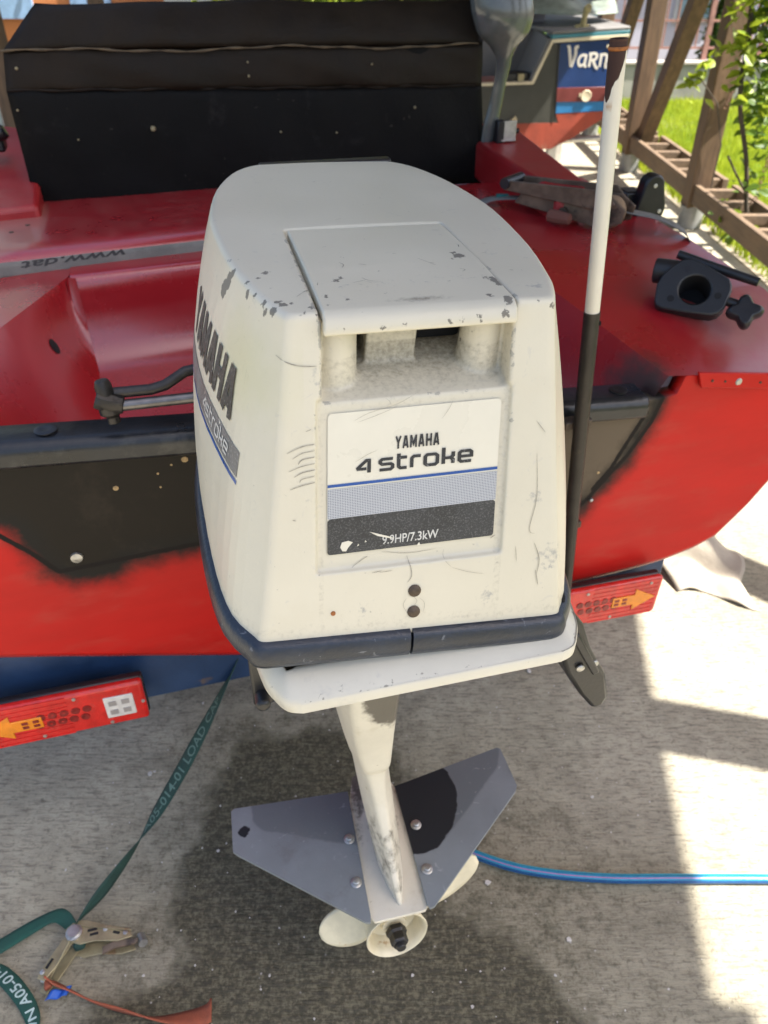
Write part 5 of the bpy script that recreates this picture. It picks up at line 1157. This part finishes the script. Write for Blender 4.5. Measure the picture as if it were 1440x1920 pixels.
# ------------------------------------------------------------------ foliage
def leafmat(name, c1, c2, tc_):
    m = bpy.data.materials.new(name); m.use_nodes = True; b = NB(m); p = b.n['Principled BSDF']
    n_ = b.noise(b.node('ShaderNodeTexCoord').outputs['Object'], 9, 4); b.l.new(b.mix(b.smooth(n_, .35, .65), c1, c2), p.inputs['Base Color']); p.inputs['Roughness'].default_value = .5
    t = b.node('ShaderNodeBsdfTranslucent', {'Color': (*tc_, 1)}); x_ = b.node('ShaderNodeMixShader', {0: .35}); b.l.new(p.outputs[0], x_.inputs[1]); b.l.new(t.outputs[0], x_.inputs[2]); b.l.new(x_.outputs[0], b.n['Material Output'].inputs[0]); return m
lf1 = leafmat('vine leaf', (.035, .085, .010), (.10, .17, .015), (.20, .30, .02)); lf2 = leafmat('lime leaf', (.15, .24, .012), (.30, .36, .02), (.35, .42, .03)); lf3 = leafmat('shrub leaf', (.03, .07, .012), (.07, .13, .02), (.12, .2, .02))
def leaves(name, m, centres, n, size, spread, parent, seed, sharp=False):
    g = np.random.default_rng(seed); mb = MB()
    for c in centres:
        k = n if len(c) < 4 else int(n * c[3])
        for _ in range(k):
            q = np.array(c[:3]) + g.normal(0, 1, 3) * np.array(spread)
            a = g.normal(0, 1, 3); a /= np.linalg.norm(a); u_ = np.cross(a, g.normal(0, 1, 3)); u_ /= np.linalg.norm(u_); s_ = size * g.uniform(.5, 1.3)
            w_ = np.cross(a, u_)
            mb.add([q - u_ * s_, q - u_ * s_ * .3 + w_ * s_ * .6, q + u_ * s_ * .2 + w_ * s_ * .45 + a * s_ * .15, q + u_ * s_, q + u_ * s_ * .2 - w_ * s_ * .45 + a * s_ * .15, q - u_ * s_ * .3 - w_ * s_ * .6], [(0, 1, 2, 3), (0, 3, 4, 5)])
    return mb.build(name, m, parent, recalc=False, smooth=False, kind='stuff')
def one_leaf(size):
    s_ = size; return MB().add([(-s_, 0, 0), (-.4 * s_, .62 * s_, .12 * s_), (.25 * s_, .5 * s_, .1 * s_), (s_, 0, -.12 * s_), (.25 * s_, -.5 * s_, .1 * s_), (-.4 * s_, -.62 * s_, .12 * s_)], [(0, 1, 2, 3), (0, 3, 4, 5)]).mesh('leaf', False)
def leaf_objects(m, centres, n, size, spread, parent, seed):
    g = np.random.default_rng(seed); me = one_leaf(size); me.materials.append(m)
    for c in centres:
        for _ in range(int(round(n * c[3]))):
            o_ = bpy.data.objects.new('leaf', me); COL.objects.link(o_); o_.parent = parent
            o_.location = np.array(c[:3]) + g.normal(0, 1, 3) * np.array(spread); o_.rotation_euler = (g.uniform(-.9, .9), g.uniform(-.9, .9), g.uniform(0, 6.28)); k = g.uniform(.6, 1.3); o_.scale = (k, k, k)
vn = empty('climbing_vine', (2.16, 4.55, 0), 0, label='thin trunked vine with dark green leaves at the lawn edge', cat='vine')
bark = mat('vine bark', (.06, .045, .03), .85, var=.3, vs=20)
vx = lambda z: float(np.interp(z, [0, .14, .45, .77, 1.24, 1.9], [0, -.05, -.15, -.27, -.34, -.40]))
MB().tube(catmull([(vx(z) + d, e, z) for z, d, e in [(0, 0, 0), (.25, -.01, 0), (.5, .01, .02), (.8, -.01, 0), (1.1, .01, .03), (1.5, -.02, 0), (1.9, 0, 0)]], 4), .013, 8).build('trunk', bark, vn)
MB().tube([(-.10, 0, .30), (-.22, -.03, .44), (-.29, -.04, .53)], .006, 6).build('branch', bark, vn)
VS = lambda L: [(c[0] + vx(c[2]) + .07, *c[1:]) for c in L]
leaf_objects(lf1, VS([(-.02, 0, .46, .5), (.02, .0, .56, 1.0), (.04, .05, .66, 1.3), (-.03, 0, .78, 1.3), (.04, 0, .88, 1.5), (.0, .05, 1.0, 1.6), (.06, .0, 1.12, 1.8), (-.06, 0, .32, .35), (-.22, -.04, .22, .4), (-.2, 0, .14, .3)]), 21, .036, (.05, .06, .065), vn, 5)
leaf_objects(lf2, VS([(-.06, .0, 1.10, 1.6), (-.08, 0, 1.20, 1.6), (-.05, -.02, .98, 1.0), (-.09, .0, .90, .7), (.05, 0, .80, .6), (-.14, .0, 1.02, .6)]), 16, .040, (.05, .05, .05), vn, 6)
leaves('foliage', lf1, VS([(.10, .05, 1.25, 1), (.05, .05, 1.4, 1.4), (.05, .0, 1.6, 1.5), (.15, .1, 1.0, .8), (.18, .1, .8, .6)]), 90, .034, (.07, .07, .10), vn, 7)
vn2 = empty('creeper', (1.80, 4.98, 0), 0, label='bright lime creeper sprig beside the nearest lawn post', cat='vine')
MB().tube([(.20, -.02, .14), (.20, -.02, .5), (.12, -.02, .72), (.0, -.01, .84), (-.06, .0, .86)], .004, 6).build('stem', bark, vn2)
leaf_objects(lf2, [(-.03, -.02, .86, 1), (-.07, -.02, .80, .7), (.01, -.04, .90, .6), (.235, -.04, .80, .6), (.30, -.05, .80, .4)], 11, .036, (.025, .02, .03), vn2, 8)
# rusty chain hanging from the roof edge beside the vine
chn = empty('hanging_chain', (2.0, 4.75, 0), 0, label='rusty chain sloping down past the vine to the post', cat='chain')
chm = mat('rusty chain steel', (.28, .17, .12), .6, metal=.4, var=.4, vs=60)
def torus(p, ax1, ax2, R1, R2, r_):
    mb = MB(); n = 12; P_ = [Vector(p) + Vector(ax1) * (R1 * math.cos(2 * math.pi * i / n)) + Vector(ax2) * (R2 * math.sin(2 * math.pi * i / n)) for i in range(n)]
    mb.tube(P_ + [P_[0], P_[1]], r_, 5, caps=False); return mb
A0 = np.array((-.08, -.20, 1.24)); A1 = np.array((-.06, .12, .72)); dch = (A1 - A0) / np.linalg.norm(A1 - A0); s1 = np.cross(dch, (0, 1., 0)); s1 /= np.linalg.norm(s1); s2 = np.cross(dch, s1)
lk = [torus((0, 0, 0), dch, s_, .019, .011, .0032).mesh('link') for s_ in (s1, s2)]
for i in range(27):
    o_ = link('chain_link', lk[i % 2], chm if not lk[i % 2].materials else None, chn); o_.location = A0 + (A1 - A0) * i / 26
A0 = np.array((.12, -.2, .62)); A1 = np.array((.14, -.1, .16))
for i in range(17):
    o_ = link('chain_link', lk[i % 2], None, chn); o_.location = A0 + (A1 - A0) * i / 16
def shrub(name, label, x, y, r_, h_, seed, m, n=900, size=.06):
    o_ = empty(name, (x, y, 0), 0, label=label, cat='shrub'); g = np.random.default_rng(seed)
    MB().tube([(0, 0, 0), (.05, 0, h_ * .4), (-.04, .05, h_ * .8)], [.05, .04, .02], 7).build('trunk', bark, o_)
    cs = [(g.uniform(-r_, r_), g.uniform(-r_ * .6, r_ * .6), g.uniform(.3, h_)) for _ in range(16)]
    leaves('crown', m, cs, n // 16, size, (r_ * .22, r_ * .22, h_ * .09), o_, seed + 1)
shrub('green_shrub', 'dark green leafy shrub growing behind the steel fence at right', 5.4, 10.9, .75, 1.9, 11, lf3, 2600, .05)
shrub('green_shrub', 'leafy shrub behind the fence between the two timber posts', 4.0, 11.2, .22, 1.6, 14, lf3, 900, .05)
shrub('tall_tree', 'bright green tree crown far behind the black seat', -1.2, 13.0, 1.6, 3.2, 21, lf2, 3000, .10)
shrub('tall_tree', 'dark green tree farther right behind the black seat', 1.2, 13.5, 1.5, 3.2, 25, lf3, 3000, .10)
shrub('tall_tree', 'green tree at the left end behind the boat', -7.0, 12.5, 1.5, 3.0, 29, lf2, 2200, .10)
MB().box((-2.4, 15, 1.3), (30, .3, 2.8)).build('boundary_wall', mat('far wall', (.32, .33, .27), .9, var=.3, vs=1), None, label='pale far boundary wall behind the houses', cat='wall')

# ------------------------------------------------------------------ blue and red boat behind
vb = empty('cabin_boat', (1.02, 6.0, 0), R(4), label='old blue and red boat with white lettering parked behind the carport posts', cat='boat')
Z0 = .30
m_olive = mat('dark olive transom', (.040, .040, .032), .5, var=.3, vs=4, bump=.1); m_bpan = mat('blue nameboard', (.016, .042, .14), .25, var=.15, vs=5)
m_cblue = mat('light blue stripe', (.03, .17, .38), .3, var=.1); m_antif = mat('red antifouling', (.27, .045, .022), .7, var=.3, vs=6, bump=.3, bs=40, layers=[dict(ns=9, lo=.6, hi=.7, amp=.2, nscale=30, col=(.33, .26, .17), op=.5)])
m_decg = mat('grey deck paint', (.17, .165, .16), .6, var=.15, vs=5); m_rub = mat('cream rub strip', (.60, .52, .36), .5, var=.15); m_teal = mat('teal rim', (.05, .20, .24), .45)
half_ = lambda pts: pts
def vp(name, m, pts, dep=.03, y=0): return MB().prism([(a - 1.02, y, c) for a, c in pts], (0, dep, 0)).build(name, m, vb, bevel=.002)
vp('transom', m_olive, [(.60, .43), (1.245, .44), (1.205, .905), (1.13, .925), (1.025, .685), (.60, .675)])
vp('nameboard', m_bpan, [(1.205, .575), (1.60, .575), (1.615, .945), (1.175, .925)], .03, -.004)
vp('stripe', m_cblue, [(1.207, .50), (1.585, .515), (1.60, .575), (1.205, .575)], .03, -.004)
vp('stripe', mat('dull red stripe', (.15, .03, .028), .4, var=.2, vs=8), [(1.20, .573), (1.60, .575), (1.605, .665), (1.195, .66)], .026, -.010)
vp('bottom', m_antif, [(.60, .44), (1.235, .44), (1.207, .498), (1.585, .513), (1.56, .47), (1.35, .34), (1.20, .27), (1.10, .27), (.60, .31)], .03, -.002)
vp('panel_seam', m_black, [(1.197, .45), (1.207, .45), (1.183, .92), (1.173, .92)], .004, -.008)
vp('edge_trim', m_rub, [(.60, .675), (1.025, .685), (1.13, .928), (1.64, .955), (1.645, .975), (1.12, .948), (1.01, .702), (.60, .69)], .06, -.018)
vp('deck_edge', m_teal, [(1.12, .949), (1.645, .976), (1.645, .998), (1.12, .972)], .06, -.012)
MB().prism([(.10, -.01, .974), (.625, -.01, 1.0), (.60, 2.6, 1.02), (-.02, 2.6, 1.01), (-.02, .55, .99)], (0, 0, .02)).build('deck', m_decg, vb, bevel=.006)
MB().prism([(-.42, .45, .68), (.0, .45, .68), (.10, .45, .97), (-.42, .45, .97)], (0, .03, 0)).build('bulkhead', m_decg, vb)
MB().prism([(-.01, 0, .69), (.10, 0, .95), (.10, .6, .99), (-.01, .6, .69)], (-.02, 0, 0)).build('well_cheek', m_decg, vb)
MB().prism([(.58, .02, .52), (.61, .02, .94), (.75, 2.6, 1.0), (.75, 2.6, .55)], (-.03, 0, 0)).build('side', m_bpan, vb)
MB().prism([(-.42, .02, .42), (.58, .02, .52), (.75, 2.6, .5), (-.6, 2.6, .4)], (0, 0, .02)).build('floor', m_antif, vb)
# lettering and emblem
UN = {'V': ([[(.0, 1.0), (.12, .94), (.32, .02)], [(.34, .0), (.52, .62), (.5, .98), (.66, 1.02)]], .62, .17), 'a': ([[(.5, .6), (.22, .58), (.08, .32), (.2, .06), (.46, .16)], [(.52, .64), (.48, .1), (.6, .02)]], .62, .14),
      'R': ([[(.1, 0.0), (.14, .66)], [(.02, .66), (.4, .68), (.5, .5), (.36, .36), (.16, .34)], [(.3, .34), (.5, .0), (.66, -.08)]], .6, .15), 'n': ([[(.1, 0), (.12, .62)], [(.02, .6), (.34, .64), (.46, .5), (.44, .02), (.56, .0)]], .62, .14)}
mb = MB(); x_ = 0; kk_ = 0
for ch_ in 'VaRna':
    g, w_, sw = UN[ch_]
    for s_ in g:
        V_, F_ = strip2d([tuple(q) for q in catmull(s_, 3)], sw); mb.add([(.215 + (q[0] + x_) * .115, -.0052 - .0004 * kk_, .785 + .115 * q[1] + .012 * (q[0] + x_) * .0) for q in V_], F_); kk_ += 1
    x_ += w_ + .04
mb.build('name_lettering', mat('white lettering', (.66, .62, .56), .5), vb, recalc=False, smooth=False)
MB().lathe([(.026, 0), (.033, 0), (.037, .006), (.033, .012), (.026, .010)], (.385, -.008, .61), (0, -1, 0), 24).build('emblem_ring', m_rub, vb); MB().box((.385, -.012, .61), (.016, .006, .048)).build('emblem_bar', m_steel, vb); MB().box((.345, -.012, .615), (.018, .006, .022)).build('emblem_lug', m_rub, vb)
vp('label_plate', m_rub, [(1.50, .895), (1.60, .902), (1.60, .92), (1.50, .913)], .004, -.012)
MB().prism([(-.19, -.02, .42), (-.10, -.02, .49), (-.085, -.02, .465), (-.175, -.02, .395)], (0, .03, 0)).build('wood_chock', mat('pale wood scrap', (.48, .40, .26), .8, var=.2), vb)
rope = mat('yellow rope', (.40, .34, .16), .85, var=.3, vs=60, bump=.5, bs=150)
cl_ = bpy.data.objects.new('cleat', None); COL.objects.link(cl_); cl_.parent = vb
MB().box((.33, .12, 1.01), (.10, .03, .025)).build('cleat_base', rope, cl_, bevel=.008); MB().tube([(.335, .12, 1.0), (.34, .12, 1.06), (.35, .11, 1.12)], [.022, .018, .024], 10).build('rope_turn', rope, cl_); mb = torus((.352, .10, 1.115), (1, 0, 0), (0, .3, 1), .018, .018, .008); mb.build('rope_loop', rope, cl_)
wrapm = mat('clear crinkled plastic wrap', (.24, .28, .24), .2, var=.3, vs=10, bump=.6, bs=12)
mb = MB(); mb.grid(lambda a, b_: (.02 + .62 * a + .02 * math.sin(9 * b_), .35 + 1.2 * b_ - .15 * math.sin(3.1 * a), 1.07 + .05 * math.sin(7 * a) * math.sin(5 * b_) + .35 * b_ ), 24, 16); mb.build('plastic_wrap', wrapm, vb, recalc=False, solid=.004)
MB().box((-.06, .6, 1.03), (.5, .04, .06)).build('hatch_sill', mat('lilac hatch', (.36, .35, .42), .5), vb, bevel=.01); MB().lathe([(.02, 0), (.02, .02), (0, .024)], (.08, .57, 1.04), (0, -1, 0), 12).build('hatch_knob', m_black, vb)
MB().box((-.12, .1, .70), (.20, .14, .10)).build('battery_box', m_black, vb, bevel=.01)
for x_, a_ in ((-.08, .03), (.03, -.02)): MB().box((x_, .02, .72), (.04, .03, .05)).build('clamp_screw', m_brass, vb)
st_ = MB(); st_.bar((.20, .05, 0), (.20, .05, .34), .06, .06, (1, 0, 0)); st_.build('cradle_post', mat('white cradle post', (.6, .57, .5), .5), vb); MB().box((.06, .15, .14), (.18, .12, .28)).build('cradle_block', m_black, vb)
MB().tube([(.18, .1, .30), (.55, .05, .33)], .02, 8).build('cradle_beam', m_steel, vb); MB().box((.47, .9, .16), (.08, .08, .32)).build('cradle_post', mat('white cradle post', (.6, .57, .5), .5), vb); MB().box((-.3, 1.6, .16), (.1, .1, .32)).build('cradle_post', foot, vb)

# missing masks default to "none"
for o_ in bpy.data.objects:
    if o_.type == 'MESH' and o_.data.materials:
        for mm, names in ((m_red, ('soot',)), (m_trans, ('bare', 'bare_bounce', 'crack')), (m_foil, ('wet', 'film'))):
            if o_.data.materials[0] == mm:
                for nme in names:
                    if nme not in o_.data.attributes: set_attr(o_.data, nme, [-1.0] * len(o_.data.vertices))
